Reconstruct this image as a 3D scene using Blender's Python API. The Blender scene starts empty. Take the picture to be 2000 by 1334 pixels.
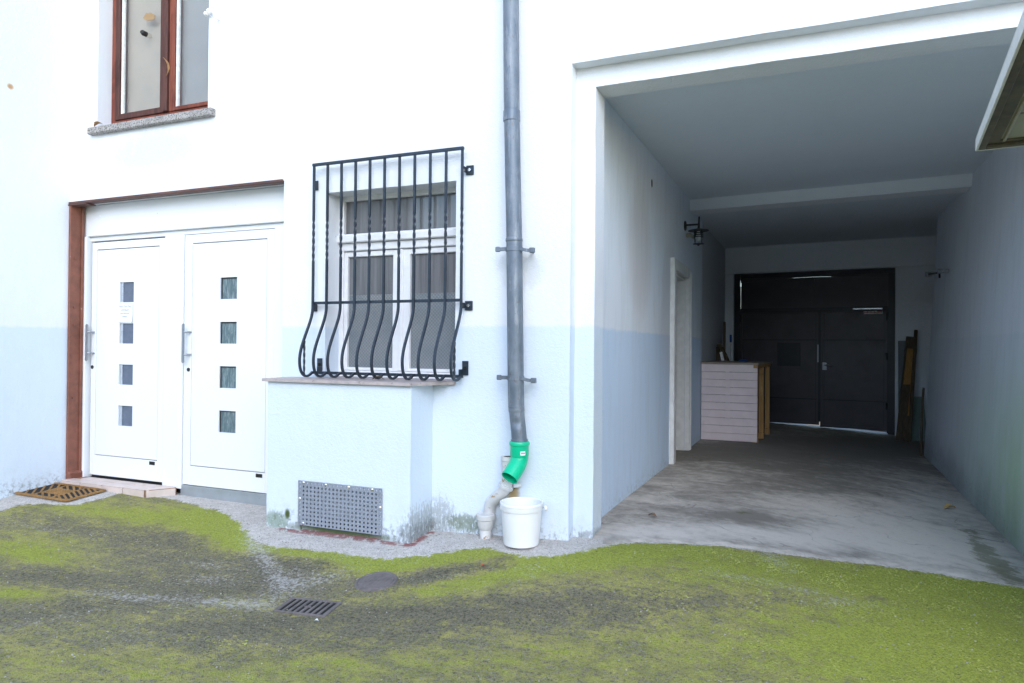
import bpy, bmesh, math, random
import numpy as np
from mathutils import Vector, Matrix, noise
random.seed(7)
R = math.radians
scene = bpy.context.scene
EXPOSURE = 1.74
COL = scene.collection

# ------------------------------------------------------------------ mesh helper
class MB:
    def __init__(s): s.v = []; s.f = []
    def add(s, vs, fs, M=None):
        n = len(s.v)
        s.v += [tuple(M @ Vector(p)) if M else tuple(p) for p in vs]
        s.f += [tuple(i + n for i in f) for f in fs]
        return s
    def box(s, x0, x1, y0, y1, z0, z1, bev=0.0, M=None, seg=1):
        bm = bmesh.new(); bmesh.ops.create_cube(bm, size=1)
        for v in bm.verts:
            v.co = ((x0+x1)/2+v.co.x*(x1-x0), (y0+y1)/2+v.co.y*(y1-y0), (z0+z1)/2+v.co.z*(z1-z0))
        if bev > 0:
            bmesh.ops.bevel(bm, geom=list(bm.edges), offset=bev, segments=seg, affect='EDGES', clamp_overlap=True)
        bm.verts.index_update()
        s.add([v.co.copy() for v in bm.verts], [[v.index for v in f.verts] for f in bm.faces], M); bm.free(); return s
    def tube(s, path, rad, n=12, caps=True, twist=None, off=0.0, ref=None):
        P = [Vector(p) for p in path]; m = len(P)
        rr = rad if isinstance(rad, (list, tuple)) else [rad]*m
        T = []
        for i in range(m):
            t = (P[min(i+1, m-1)] - P[max(i-1, 0)]); T.append(t.normalized())
        r0 = Vector(ref) if ref else (Vector((1, 0, 0)) if abs(T[0].x) < .9 else Vector((0, 1, 0)))
        vs = []; fs = []; b = r0
        for i in range(m):
            b = (b - T[i]*b.dot(T[i])).normalized(); c = T[i].cross(b)
            tw = off + (twist[i] if twist else 0)
            for k in range(n):
                a = 2*math.pi*k/n + tw
                vs.append(P[i] + (b*math.cos(a) + c*math.sin(a))*rr[i])
        for i in range(m-1):
            for k in range(n):
                k2 = (k+1) % n
                fs.append((i*n+k, i*n+k2, (i+1)*n+k2, (i+1)*n+k))
        if caps:
            fs.append(tuple(range(n-1, -1, -1))); fs.append(tuple((m-1)*n+k for k in range(n)))
        return s.add(vs, fs)
    def lathe(s, prof, c=(0, 0, 0), n=32, M=None):
        vs = []; fs = []
        for (r, z) in prof:
            for k in range(n):
                a = 2*math.pi*k/n
                vs.append((c[0]+r*math.cos(a), c[1]+r*math.sin(a), c[2]+z))
        for i in range(len(prof)-1):
            for k in range(n):
                k2 = (k+1) % n
                fs.append((i*n+k, i*n+k2, (i+1)*n+k2, (i+1)*n+k))
        return s.add(vs, fs, M)
    def prism(s, poly, z0, z1, M=None):
        n = len(poly)
        vs = [(x, y, z0) for x, y in poly] + [(x, y, z1) for x, y in poly]
        fs = [tuple(range(n-1, -1, -1)), tuple(range(n, 2*n))] + [(i, (i+1) % n, n+(i+1) % n, n+i) for i in range(n)]
        return s.add(vs, fs, M)
    def jitter(s, amp=.0025, sc=3.0, amp2=.0012, sc2=17.0):
        out = []
        for p in s.v:
            q = Vector(p)
            out.append(tuple(q + noise.noise_vector(q*sc)*amp + noise.noise_vector(q*sc2)*amp2))
        s.v = out; return s
    def build(s, name, mat, parent=None, loc=None, smooth=False, label=None, cat=None, group=None, kind=None, ang=35):
        L = Vector(loc) if loc is not None else Vector((0, 0, 0))
        if parent is not None:
            r = parent
            while r.parent: r = r.parent
            L = Vector(r.location)
        me = bpy.data.meshes.new(name)
        me.from_pydata([tuple(Vector(p)-L) for p in s.v], [], s.f)
        me.validate(); me.update()
        bm = bmesh.new(); bm.from_mesh(me); bmesh.ops.recalc_face_normals(bm, faces=bm.faces); bm.to_mesh(me); bm.free()
        if mat: me.materials.append(mat)
        if smooth:
            for p in me.polygons: p.use_smooth = True
            me.set_sharp_from_angle(angle=R(ang))
        o = bpy.data.objects.new(name, me); COL.objects.link(o)
        if parent is not None: o.parent = parent
        else: o.location = L
        tag(o, label, cat, group, kind)
        return o

def tag(o, label=None, cat=None, group=None, kind=None):
    if label: o['label'] = label
    if cat: o['category'] = cat
    if group: o['group'] = group
    if kind: o['kind'] = kind
    return o
def thing(name, label, cat, loc=(0, 0, 0), group=None):
    o = bpy.data.objects.new(name, None); COL.objects.link(o); o.location = loc
    o.empty_display_size = .1
    return tag(o, label, cat, group)

def lines(a, b, step, extra=()):
    ex = sorted({round(e, 5) for e in list(extra)+[a, b] if a-1e-6 <= e <= b+1e-6})
    out = []
    for p, q in zip(ex, ex[1:]):
        n = max(1, int(math.ceil((q-p)/step)))
        out += [p+(q-p)*i/n for i in range(n)]
    return out+[ex[-1]]
def wall(mb, O, U, L, z0, z1, D, holes=(), step=.06, Z=(0, 0, 1)):
    """wall face from O along U (length L), heights z0..z1 along Z; holes = (s0,s1,h0,h1,depth); reveals run along D"""
    O = Vector(O); U = Vector(U).normalized(); D = Vector(D).normalized(); Z = Vector(Z)
    ss = lines(0, L, step, [h[0] for h in holes]+[h[1] for h in holes])
    zs = lines(z0, z1, step, [h[2] for h in holes]+[h[3] for h in holes])
    idx = {}; vs = []; fs = []
    def V(s_, z_, d_=0.0):
        k = (round(s_, 5), round(z_, 5), round(d_, 5))
        if k not in idx:
            idx[k] = len(vs); vs.append(O+U*s_+Z*z_+D*d_)
        return idx[k]
    for i in range(len(ss)-1):
        for j in range(len(zs)-1):
            cs = (ss[i]+ss[i+1])/2; cz = (zs[j]+zs[j+1])/2
            if any(h[0] < cs < h[1] and h[2] < cz < h[3] for h in holes): continue
            fs.append((V(ss[i], zs[j]), V(ss[i+1], zs[j]), V(ss[i+1], zs[j+1]), V(ss[i], zs[j+1])))
    for h in holes:
        s0, s1, h0, h1, dp = h
        ds = lines(0, dp, .06)
        for s_ in (s0, s1):
            if s_ <= 1e-6 or s_ >= L-1e-6: continue
            for j in range(len(zs)-1):
                if h0 < (zs[j]+zs[j+1])/2 < h1:
                    for a, b in zip(ds, ds[1:]): fs.append((V(s_, zs[j], a), V(s_, zs[j+1], a), V(s_, zs[j+1], b), V(s_, zs[j], b)))
        for z_ in (h0, h1):
            if z_ <= z0+1e-6 or z_ >= z1-1e-6: continue
            for i in range(len(ss)-1):
                if s0 < (ss[i]+ss[i+1])/2 < s1:
                    for a, b in zip(ds, ds[1:]): fs.append((V(ss[i], z_, a), V(ss[i+1], z_, a), V(ss[i+1], z_, b), V(ss[i], z_, b)))
    mb.add(vs, fs); return mb

# ------------------------------------------------------------------ node helper
class NT:
    def __init__(s, name):
        s.m = bpy.data.materials.new(name); s.m.use_nodes = True; s.t = s.m.node_tree
        s.t.nodes.clear(); s.out = s.t.nodes.new('ShaderNodeOutputMaterial')
    def n(s, typ, ins=None, **kw):
        nd = s.t.nodes.new('ShaderNode'+typ)
        for k, v in kw.items(): setattr(nd, k, v)
        for k, v in (ins or {}).items(): s.set(nd, k, v)
        return nd
    def set(s, nd, k, v):
        sock = nd.inputs[k]
        if isinstance(v, bpy.types.NodeSocket): s.t.links.new(v, sock)
        elif isinstance(v, bpy.types.Node): s.t.links.new(v.outputs[0], sock)
        else:
            if sock.type == 'RGBA' and len(v) == 3: v = (*v, 1)
            sock.default_value = v
    def pos(s): return s.n('NewGeometry').outputs['Position']
    def obj(s): return s.n('TexCoord').outputs['Object']
    def map(s, vec, scale=(1, 1, 1), rot=(0, 0, 0), loc=(0, 0, 0)):
        return s.n('Mapping', {'Vector': vec, 'Scale': scale, 'Rotation': rot, 'Location': loc}).outputs[0]
    def noise(s, vec, scale, detail=4, rough=.55, dist=0):
        return s.n('TexNoise', {'Vector': vec, 'Scale': scale, 'Detail': detail, 'Roughness': rough, 'Distortion': dist}).outputs[0]
    def math(s, op, a, b=0.0, c=None, clamp=False):
        nd = s.n('Math', operation=op, use_clamp=clamp); s.set(nd, 0, a); s.set(nd, 1, b)
        if c is not None: s.set(nd, 2, c)
        return nd.outputs[0]
    def step(s, val, lo, hi, a=0.0, b=1.0):
        return s.n('MapRange', {'Value': val, 'From Min': lo, 'From Max': hi, 'To Min': a, 'To Max': b}, interpolation_type='SMOOTHSTEP').outputs[0]
    def mix(s, f, a, b, mode='MIX'):
        nd = s.n('Mix', data_type='RGBA', blend_type=mode, clamp_factor=True)
        s.set(nd, 0, f); s.set(nd, 6, a); s.set(nd, 7, b); return nd.outputs[2]
    def xyz(s, vec): return s.n('SeparateXYZ', {0: vec}).outputs
    def bump(s, h, strength=.3, dist=.01, normal=None):
        ins = {'Height': h, 'Strength': strength, 'Distance': dist}
        if normal is not None: ins['Normal'] = normal
        return s.n('Bump', ins).outputs[0]
    def done(s, col, rough=.8, metal=0.0, nrm=None, spec=.5, extra=None):
        ins = {'Base Color': col, 'Roughness': rough, 'Metallic': metal, 'Specular IOR Level': spec}
        if nrm is not None: ins['Normal'] = nrm
        ins.update(extra or {})
        b = s.n('BsdfPrincipled', ins); s.t.links.new(b.outputs[0], s.out.inputs[0]); return s.m

def simple(name, col, rough=.6, metal=0.0, var=.12, sc=25, bump=.0, spec=.5, speck=None, rv=.08):
    t = NT(name); p = t.obj()
    n1 = t.noise(p, sc, 5); n2 = t.noise(p, sc*.17, 3)
    f = t.math('ADD', t.math('MULTIPLY', n1, .6), t.math('MULTIPLY', n2, .4))
    lo = tuple(c*(1-var) for c in col); hi = tuple(min(1, c*(1+var)) for c in col)
    c = t.mix(t.step(f, .3, .7), lo, hi)
    if speck:
        c = t.mix(t.step(t.noise(p, speck[1], 6, .7), speck[2], speck[2]+.05), c, speck[0])
    r = t.step(n1, .2, .8, max(0, rough-rv), min(1, rough+rv))
    return t.done(c, r, metal, t.bump(n1, bump, .004) if bump else None, spec)

WHITE = (.79, .81, .84); BLUE = (.66, .74, .825)
def plaster(name, up=WHITE, low=BLUE, stains_and_shade=(), grime=1.0, algae=False, bandz=1.335, coarse=1.0, streaks=.05, bumps=.45):
    t = NT(name); p = t.pos(); X, Y, Z = t.xyz(p)
    wob = t.math('MULTIPLY', t.math('SUBTRACT', t.noise(p, 7, 6, .7), .5), .045)
    zz = t.math('ADD', Z, wob)
    c = t.mix(t.step(zz, bandz-.016, bandz+.016), low, up)
    big = t.noise(p, 1.3, 5, .6)
    c = t.mix(t.math('MULTIPLY', t.step(big, .35, .75), .10), c, (.55, .58, .62))
    # small chips and specks
    sp = t.step(t.noise(p, 42, 2, .5), .79, .82)
    c = t.mix(t.math('MULTIPLY', sp, .5), c, (.35, .36, .36))
    # splash grime at the foot of the wall
    foot = t.step(Z, .14, -.06)
    g = t.math('MULTIPLY', t.step(t.noise(p, 30, 6, .72), .46, .66), foot)
    c = t.mix(t.math('MULTIPLY', g, .75*grime), c, (.09, .10, .07))
    foot2 = t.math('MULTIPLY', t.step(Z, .35, -.1), t.step(t.noise(p, 6, 5, .65), .45, .7))
    c = t.mix(t.math('MULTIPLY', foot2, .35*grime), c, (.42, .46, .42))
    for (sx, sy, sz, rx, ry, rz, col, amt, ns, th) in stains_and_shade:
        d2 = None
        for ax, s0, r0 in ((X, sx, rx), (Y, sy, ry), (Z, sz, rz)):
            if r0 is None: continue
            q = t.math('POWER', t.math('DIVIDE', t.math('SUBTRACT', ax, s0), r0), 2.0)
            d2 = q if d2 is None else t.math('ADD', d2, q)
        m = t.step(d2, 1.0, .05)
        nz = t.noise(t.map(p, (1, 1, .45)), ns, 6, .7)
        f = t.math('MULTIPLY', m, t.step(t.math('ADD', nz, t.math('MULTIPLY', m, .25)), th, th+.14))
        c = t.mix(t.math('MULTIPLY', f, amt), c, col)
    if algae:
        al = t.math('MULTIPLY', t.step(Z, 1.5, .15), t.step(Y, 5.0, 1.2))
        al = t.math('MULTIPLY', al, t.step(t.noise(t.map(p, (1, 1, .25)), 2.2, 6, .65), .18, .72, .45, 1))
        c = t.mix(t.math('MULTIPLY', al, .95), c, (.34, .53, .25))
        dk = t.math('MULTIPLY', t.step(t.math('ADD', Z, t.math('MULTIPLY', t.noise(p, 1.7, 5), .5)), .62, .05), t.step(t.noise(p, 1.1, 5), .3, .6, .6, 1))
        c = t.mix(t.math('MULTIPLY', dk, .6), c, (.17, .18, .19))
    drip = t.noise(t.map(p, (3.2, 3.2, .5)), 2.5, 6, .7, .8)
    c = t.mix(t.math('MULTIPLY', t.step(drip, .42, .72), streaks), c, (.45, .47, .50))
    h = t.math('ADD', t.math('MULTIPLY', t.noise(p, 110*coarse, 3, .6), .5), t.math('MULTIPLY', t.noise(p, 38*coarse, 5, .65, .3), .8))
    return t.done(c, .88, 0, t.bump(h, bumps, .010), .3)

# ------------------------------------------------------------------ terrain
WX=[-7,-4.6,-4.0,-3.3,-2.42,-2.1,-.95,-.6,0,.2,.9,1.9,2.85,4]
WZ=[-.06,-.022,-.035,-.058,-.062,-.062,-.045,-.03,-.004,0,-.01,-.115,-.235,-.25]
BX=[-7,-5,-3,-1,0,1,2.7,4]; BZ=[-.14,-.12,-.15,-.17,-.14,-.15,-.24,-.26]
def Garr(x, y):
    w = np.interp(x, WX, WZ)
    t = np.clip(-y/1.3, 0, 1); t = t*t*(3-2*t)
    out = np.where(y <= 0, w*(1-t)+np.interp(x, BX, BZ)*t, np.where(x > 0, w*(1-.6*np.clip((y-1.5)/6.4, 0, 1)), w))
    return out
def G(x, y): return float(Garr(np.array([float(x)]), np.array([float(y)]))[0])

EDGE=[ (-4.301,-0.744),(-4.334,-0.612),(-4.266,-0.538),(-4.045,-0.484),(-3.893,-0.425),(-3.847,-0.267),(-3.865,-0.072),(-3.682,-0.005),(-3.400,0.002),(-3.057,-0.057),(-2.709,-0.139),(-2.373,-0.279),(-2.134,-0.470),(-1.955,-0.576),(-1.785,-0.578),(-1.554,-0.560),(-1.253,-0.544),(-0.960,-0.537),(-0.766,-0.444),(-0.590,-0.312),(-0.447,-0.247),(-0.252,-0.306),(-0.051,-0.325),(0.104,-0.222),(0.236,-0.025),(0.419,0.140),(0.655,0.223),(1.095,0.346),(1.440,0.463),(1.839,0.616),(2.172,0.706),(2.556,0.828) ]
BLOBS=[ (-3.062,-0.426,2.63,-4.21,41.12,'m',0.60),(-2.472,-0.372,20.86,27.78,61.90,'m',0.55),(-2.264,-0.463,63.37,52.07,83.38,'m',0.50),(-3.219,-1.205,9.17,5.24,88.07,'m',0.60),(-2.576,-1.696,46.69,-41.64,179.51,'m',0.50),(-3.328,-0.932,10.78,8.70,223.19,'m',0.30),(-1.379,-0.581,8.76,-40.05,311.04,'m',0.70),(-0.966,-0.611,41.66,-17.62,62.24,'m',0.70),(-1.154,-0.629,28.56,-13.61,106.21,'m',0.40),(-0.612,-0.405,67.64,-81.66,147.92,'m',0.70),(0.192,-0.205,48.25,-42.13,88.95,'m',0.80),(0.537,0.022,22.53,-25.31,54.00,'m',0.60),(-0.354,-0.779,41.81,-46.75,76.55,'m',0.40),(-0.150,-0.551,46.75,-72.32,132.24,'m',0.35),(-0.080,-0.331,35.26,-27.04,180.66,'m',0.40),(1.739,-0.505,3.26,-1.54,7.88,'m',0.45),(2.166,0.147,9.55,-4.04,8.47,'m',0.45),(1.927,-0.590,16.37,-18.73,32.43,'m',0.35),(1.570,0.277,11.44,-18.99,38.95,'m',0.40),(2.244,0.547,17.68,-23.16,50.30,'m',0.50),(1.042,-0.132,17.94,-18.10,27.55,'m',0.20),(-1.303,-2.025,9.58,-18.47,42.89,'m',0.20),(-0.362,-1.702,9.83,-20.86,60.92,'m',0.15),(0.564,-1.068,6.69,-9.98,28.59,'m',0.15),(-3.305,-0.765,3.15,5.55,58.27,'d',0.50),(-2.508,-0.690,4.81,10.88,59.46,'d',0.45),(-1.360,-0.705,9.44,-1.76,99.80,'d',0.80),(-1.666,-0.801,61.80,88.38,155.20,'d',0.50),(-0.459,-0.571,95.40,-122.69,185.68,'d',0.80),(0.181,-0.808,24.93,-45.73,102.42,'d',0.50),(-2.053,-1.270,9.99,-25.61,76.18,'d',0.50),(-2.081,-1.702,41.64,-41.06,46.49,'d',0.55),(-1.169,-1.489,23.21,-21.61,29.73,'d',0.60),(-2.029,-1.005,4.64,-2.24,99.55,'d',0.40),(-0.467,-1.349,30.10,-31.82,40.10,'d',0.45),(0.834,-0.596,78.69,-112.47,178.06,'d',0.35),(-0.470,-1.013,77.64,-92.19,126.34,'d',0.40),(0.406,-0.934,21.72,-43.18,130.43,'d',0.25),(-2.834,-1.451,28.72,-38.38,113.52,'d',0.40),(-1.984,-0.931,61.50,-12.53,473.11,'p',0.50),(-1.802,-1.105,64.49,-69.54,274.37,'p',0.50),(-1.349,-0.988,113.43,25.04,49.56,'p',0.60),(-1.167,-0.857,181.49,-62.19,111.80,'p',0.50),(-2.007,-1.468,26.61,-68.53,352.38,'p',0.35),(-1.398,-1.286,42.01,-49.19,283.12,'p',0.55),(-1.781,-1.403,28.71,-81.21,325.37,'p',0.30),(-3.683,-0.856,11.98,54.87,698.16,'p',0.40),(-2.068,-1.841,915.88,-425.35,221.02,'p',0.40),(-1.936,-0.597,103.83,115.43,151.06,'p',0.70),(-1.568,-0.845,300.78,350.81,488.79,'p',0.40),(1.185,0.275,157.15,57.51,51.25,'p',0.60),(0.994,-0.201,68.43,-68.29,554.08,'p',0.40),(1.327,-0.170,47.50,-14.93,295.83,'p',0.40),(-1.484,-1.829,107.92,-47.72,179.22,'p',0.30),(-1.181,-0.539,11.34,-33.36,617.05,'p',0.25),(-0.510,-0.660,391.49,-617.78,1103.20,'p',0.30),(1.422,-0.307,83.83,-154.63,427.69,'p',0.30),(1.642,-0.138,147.94,-235.22,550.83,'p',0.25),(-0.158,-0.675,290.61,-478.19,867.24,'p',0.25),(-0.065,-0.455,74.84,-21.77,233.13,'p',0.30),(-1.408,-0.644,29.42,-81.67,883.01,'p',0.20) ]
FLOORB=[ (2.095,2.648,7.25,-6.09,6.26,0.25),(1.517,3.733,5.91,-4.31,4.52,-0.25),(0.523,1.069,38.16,-12.80,33.81,-0.20),(0.915,1.111,23.46,-1.02,20.74,-0.35),(1.154,1.201,33.89,-19.45,39.56,-0.30),(1.322,2.472,6.33,-6.22,9.53,-0.20),(1.616,1.135,7.01,-6.35,12.24,0.30),(2.298,1.611,9.01,-2.90,7.63,0.35),(0.827,0.608,18.00,-26.48,52.64,0.25),(0.369,0.373,38.65,-22.12,54.67,0.20),(0.979,4.704,4.91,-3.45,3.46,-0.40),(1.880,6.028,3.47,-2.64,2.92,-0.40),(0.518,2.624,16.75,-7.58,7.55,0.10),(1.471,1.797,12.34,-12.19,30.20,0.15),(2.263,4.137,7.26,-0.27,4.61,0.10),(2.128,5.379,24.56,-17.10,17.16,-0.30) ]

def make_ground():
    xs = np.unique(np.concatenate([np.linspace(-40, -6, 12), np.linspace(-6, -4.7, 12), np.arange(-4.7, 3.3, .026), np.linspace(3.3, 6, 12), np.linspace(6, 40, 12)]))
    ys = np.unique(np.concatenate([np.linspace(-40, -6, 10), np.linspace(-6, -2.9, 20), np.arange(-2.9, 1.1, .026), np.linspace(1.1, 9, 40), np.linspace(9, 50, 10)]))
    Xg, Yg = np.meshgrid(xs, ys); x = Xg.ravel(); y = Yg.ravel()
    z = Garr(x, y)
    z = z + np.array([noise.noise(Vector((a*16, b*16, 0)))*.0022+noise.noise(Vector((a*41, b*41, 3)))*.0016 if -4.8 < a < 3.3 and -2.9 < b < 1.1 else 0 for a, b in zip(x, y)])
    # apron: the light concrete strip along the walls, inside the polygon behind EDGE
    poly = np.array([(-9, -.75)]+list(EDGE)+[(9, .9), (9, 12), (-9, 12)])
    inside = np.zeros(len(x), bool); d = np.full(len(x), 9.)
    n = len(poly)
    for i in range(n):
        ax, ay = poly[i]; bx, by = poly[(i+1) % n]
        c = ((ay > y) != (by > y)) & (x < (bx-ax)*(y-ay)/((by-ay) or 1e-9)+ax)
        inside ^= c
        L2 = (bx-ax)**2+(by-ay)**2
        tt = np.clip(((x-ax)*(bx-ax)+(y-ay)*(by-ay))/L2, 0, 1)
        d = np.minimum(d, np.hypot(x-ax-tt*(bx-ax), y-ay-tt*(by-ay)))
    sd = np.where(inside, d, -d)
    apron = np.clip(.5+sd/.12, 0, 1)
    ch = {'m': np.full(len(x), .56), 'd': np.zeros(len(x)), 'p': np.zeros(len(x))}
    for (cx, cy, q0, q1, q2, c, a) in BLOBS:
        dx = x-cx; dy = y-cy
        ch[c] += a*(1.45 if c == 'm' else 1.15 if c == 'd' else 1.0)*np.exp(-.5*np.clip(q0*dx*dx+2*q1*dx*dy+q2*dy*dy, 0, 40))
    # moss grows thickest right against the concrete edge
    ch['m'] += .18*np.exp(-((sd+.07)/.07)**2)
    red = ((x > -2.02) & (x < -.93) & (y > -.345) & (y < -.2)).astype(float)*.9 + ((x > -.99) & (x < -.93) & (y > -.345) & (y < -.02)).astype(float)*.9
    nx, ny = len(xs), len(ys)
    idx = np.arange(nx*ny).reshape(ny, nx)
    f = np.stack([idx[:-1, :-1], idx[:-1, 1:], idx[1:, 1:], idx[1:, :-1]], -1).reshape(-1, 4)
    me = bpy.data.meshes.new('ground')
    me.from_pydata(np.stack([x, y, z], 1).tolist(), [], f.tolist()); me.update()
    at = me.attributes.new('soil', 'FLOAT_COLOR', 'POINT')
    col = np.stack([np.clip(ch['m'], 0, 2)/2, np.clip(ch['d'], 0, 1), np.clip(ch['p'], 0, 1), np.clip(apron, 0, 1)], 1).astype(np.float32)
    at.data.foreach_set('color', col.ravel())
    a2 = me.attributes.new('red', 'FLOAT', 'POINT'); a2.data.foreach_set('value', np.clip(red, 0, 1).astype(np.float32))
    for p in me.polygons: p.use_smooth = True
    o = bpy.data.objects.new('ground', me); COL.objects.link(o); o['kind'] = 'structure'
    return o
def ground_material():
    t = NT('mossy_asphalt'); p = t.pos()
    A = t.n('Attribute', attribute_name='soil'); S = t.n('SeparateColor', {0: A.outputs['Color']}).outputs
    apron = A.outputs['Alpha']; red = t.n('Attribute', attribute_name='red').outputs['Fac']
    fine = t.noise(p, 80, 3, .8); mid = t.noise(p, 24, 5, .78); blot = t.noise(p, 7, 5, .65)
    streak = t.noise(t.map(p, (.9, 5.5, 1), (0, 0, R(-12))), 2.2, 6, .66, .6)
    streak2 = t.noise(t.map(p, (2.2, 9, 1), (0, 0, R(-20))), 3.1, 5, .7, .4)
    grain = t.n('TexVoronoi', {'Vector': p, 'Scale': 165.0}).outputs['Distance']
    gcol = t.n('TexVoronoi', {'Vector': p, 'Scale': 165.0}).outputs['Color']
    gv = t.n('SeparateColor', {0: gcol}).outputs[0]
    # moss amount
    m = t.math('MULTIPLY', S[0], 2.0)
    for src, k in ((streak, 1.35), (streak2, 1.1), (blot, 1.3), (mid, 1.6)):
        m = t.math('ADD', m, t.math('MULTIPLY', t.math('SUBTRACT', src, .5), k))
    m = t.math('SUBTRACT', m, t.math('MULTIPLY', S[1], .70))
    clump = t.noise(p, 40, 4, .85)
    msp = t.math('ADD', m, t.math('MULTIPLY', t.math('SUBTRACT', fine, .5), 1.5))
    msp = t.math('ADD', msp, t.math('MULTIPLY', t.math('SUBTRACT', clump, .5), 3.6))
    mf = t.math('MULTIPLY', t.step(msp, .16, 1.0), .92)
    clump0 = t.noise(p, 55, 4, .9)
    # asphalt: dark binder with stones
    asp = t.mix(t.step(clump0, .32, .68), (.085, .076, .050), (.34, .305, .215))
    asp = t.mix(t.math('MULTIPLY', t.step(gv, .6, .95), .5), asp, (.36, .33, .26))
    asp = t.mix(t.math('MULTIPLY', S[1], .45), asp, (.055, .053, .040))
    hue = t.step(t.math('ADD', t.math('MULTIPLY', blot, .6), t.math('MULTIPLY', streak, .4)), .36, .64)
    moss = t.mix(hue, (.28, .29, .068), (.49, .435, .145))
    moss = t.mix(t.math('MULTIPLY', t.step(m, .75, 1.35), .9), moss, (.35, .405, .055))
    moss = t.mix(t.math('MULTIPLY', t.step(fine, .42, .66), .65), moss, (.15, .155, .06))
    c = t.mix(mf, asp, moss)
    # pits that stay dark, pale lichen flecks
    c = t.mix(t.math('MULTIPLY', t.step(t.noise(p, 60, 4, .8), .57, .66), .7), c, (.040, .042, .032))
    pl = t.math('ADD', t.math('ADD', S[2], t.math('MULTIPLY', t.math('SUBTRACT', streak2, .5), .8)), t.math('MULTIPLY', t.math('SUBTRACT', t.noise(p, 45, 5, .85), .5), 4.2))
    c = t.mix(t.math('MULTIPLY', t.step(pl, .34, 1.05), .8), c, (.50, .48, .45))
    # concrete apron with exposed pebbles
    con = t.mix(t.step(mid, .3, .72), (.54, .50, .46), (.70, .66, .62))
    con = t.mix(t.math('MULTIPLY', t.step(blot, .42, .7), .3), con, (.40, .36, .31))
    con = t.mix(t.math('MULTIPLY', t.step(gv, .74, .92), .5), con, (.22, .21, .20))
    con = t.mix(t.math('MULTIPLY', t.step(t.noise(p, 28, 6, .8), .57, .70), .7), con, (.16, .15, .115))
    rn = t.math('MULTIPLY', red, t.step(t.noise(p, 13, 6, .7), .40, .50))
    con = t.mix(t.math('MULTIPLY', rn, .85), con, (.27, .075, .07))
    ae = t.math('ADD', apron, t.math('MULTIPLY', t.math('SUBTRACT', t.math('ADD', t.math('MULTIPLY', mid, .5), t.math('MULTIPLY', blot, .5)), .5), 2.0))
    ae = t.math('ADD', ae, t.math('MULTIPLY', t.math('SUBTRACT', clump, .5), 1.1))
    c = t.mix(t.step(ae, .42, .62), c, con)
    h = t.math('ADD', t.math('MULTIPLY', grain, .5), t.math('ADD', t.math('MULTIPLY', mid, .9), t.math('MULTIPLY', fine, .5)))
    return t.done(c, .9, 0, t.bump(h, .8, .014), .04)
ground = make_ground(); ground.data.materials.append(ground_material())

def floor_material():
    t = NT('worn_concrete'); p = t.pos()
    mid = t.noise(p, 30, 6, .65); blot = t.noise(t.map(p, (1, 1.6, 1), (0, 0, R(-15))), 1.6, 7, .66, 1.0)
    trow = t.noise(t.map(p, (1.2, 7, 1), (0, 0, R(-8))), 2.0, 6, .65, .8)
    at = t.n('Attribute', attribute_name='tone').outputs['Fac']
    v = t.math('ADD', t.math('ADD', t.math('MULTIPLY', blot, 1.0), t.math('MULTIPLY', trow, .32)), at)
    v = t.math('ADD', v, t.math('MULTIPLY', t.math('SUBTRACT', t.noise(p, 11, 6, .7), .5), .6))
    v = t.math('SUBTRACT', v, .06)
    c = t.mix(t.step(v, .30, .92), (.225, .205, .178), (.60, .55, .49))
    c = t.mix(t.math('MULTIPLY', t.step(mid, .55, .75), .35), c, (.20, .19, .185))
    c = t.mix(t.math('MULTIPLY', t.step(t.noise(p, 70, 4, .7), .66, .72), .6), c, (.10, .10, .095))
    # hairline cracks: thin bands of a warped noise
    cr = t.math('ABSOLUTE', t.math('SUBTRACT', t.noise(p, .9, 3, .55, .4), .5))
    c = t.mix(t.math('MULTIPLY', t.step(cr, .0022, .0006), .35), c, (.08, .08, .075))
    fr = t.n('Attribute', attribute_name='moss').outputs['Fac']
    fr = t.math('ADD', fr, t.math('MULTIPLY', t.math('SUBTRACT', t.noise(p, 9, 6, .75), .5), 2.6))
    c = t.mix(t.math('MULTIPLY', t.step(fr, .5, .9), .65), c, (.14, .14, .07))
    h = t.math('ADD', t.math('MULTIPLY', mid, .6), t.math('MULTIPLY', t.noise(p, 120, 3, .6), .3))
    return t.done(c, t.step(blot, .3, .7, .62, .9), 0, t.bump(h, .35, .008), .10)
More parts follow.
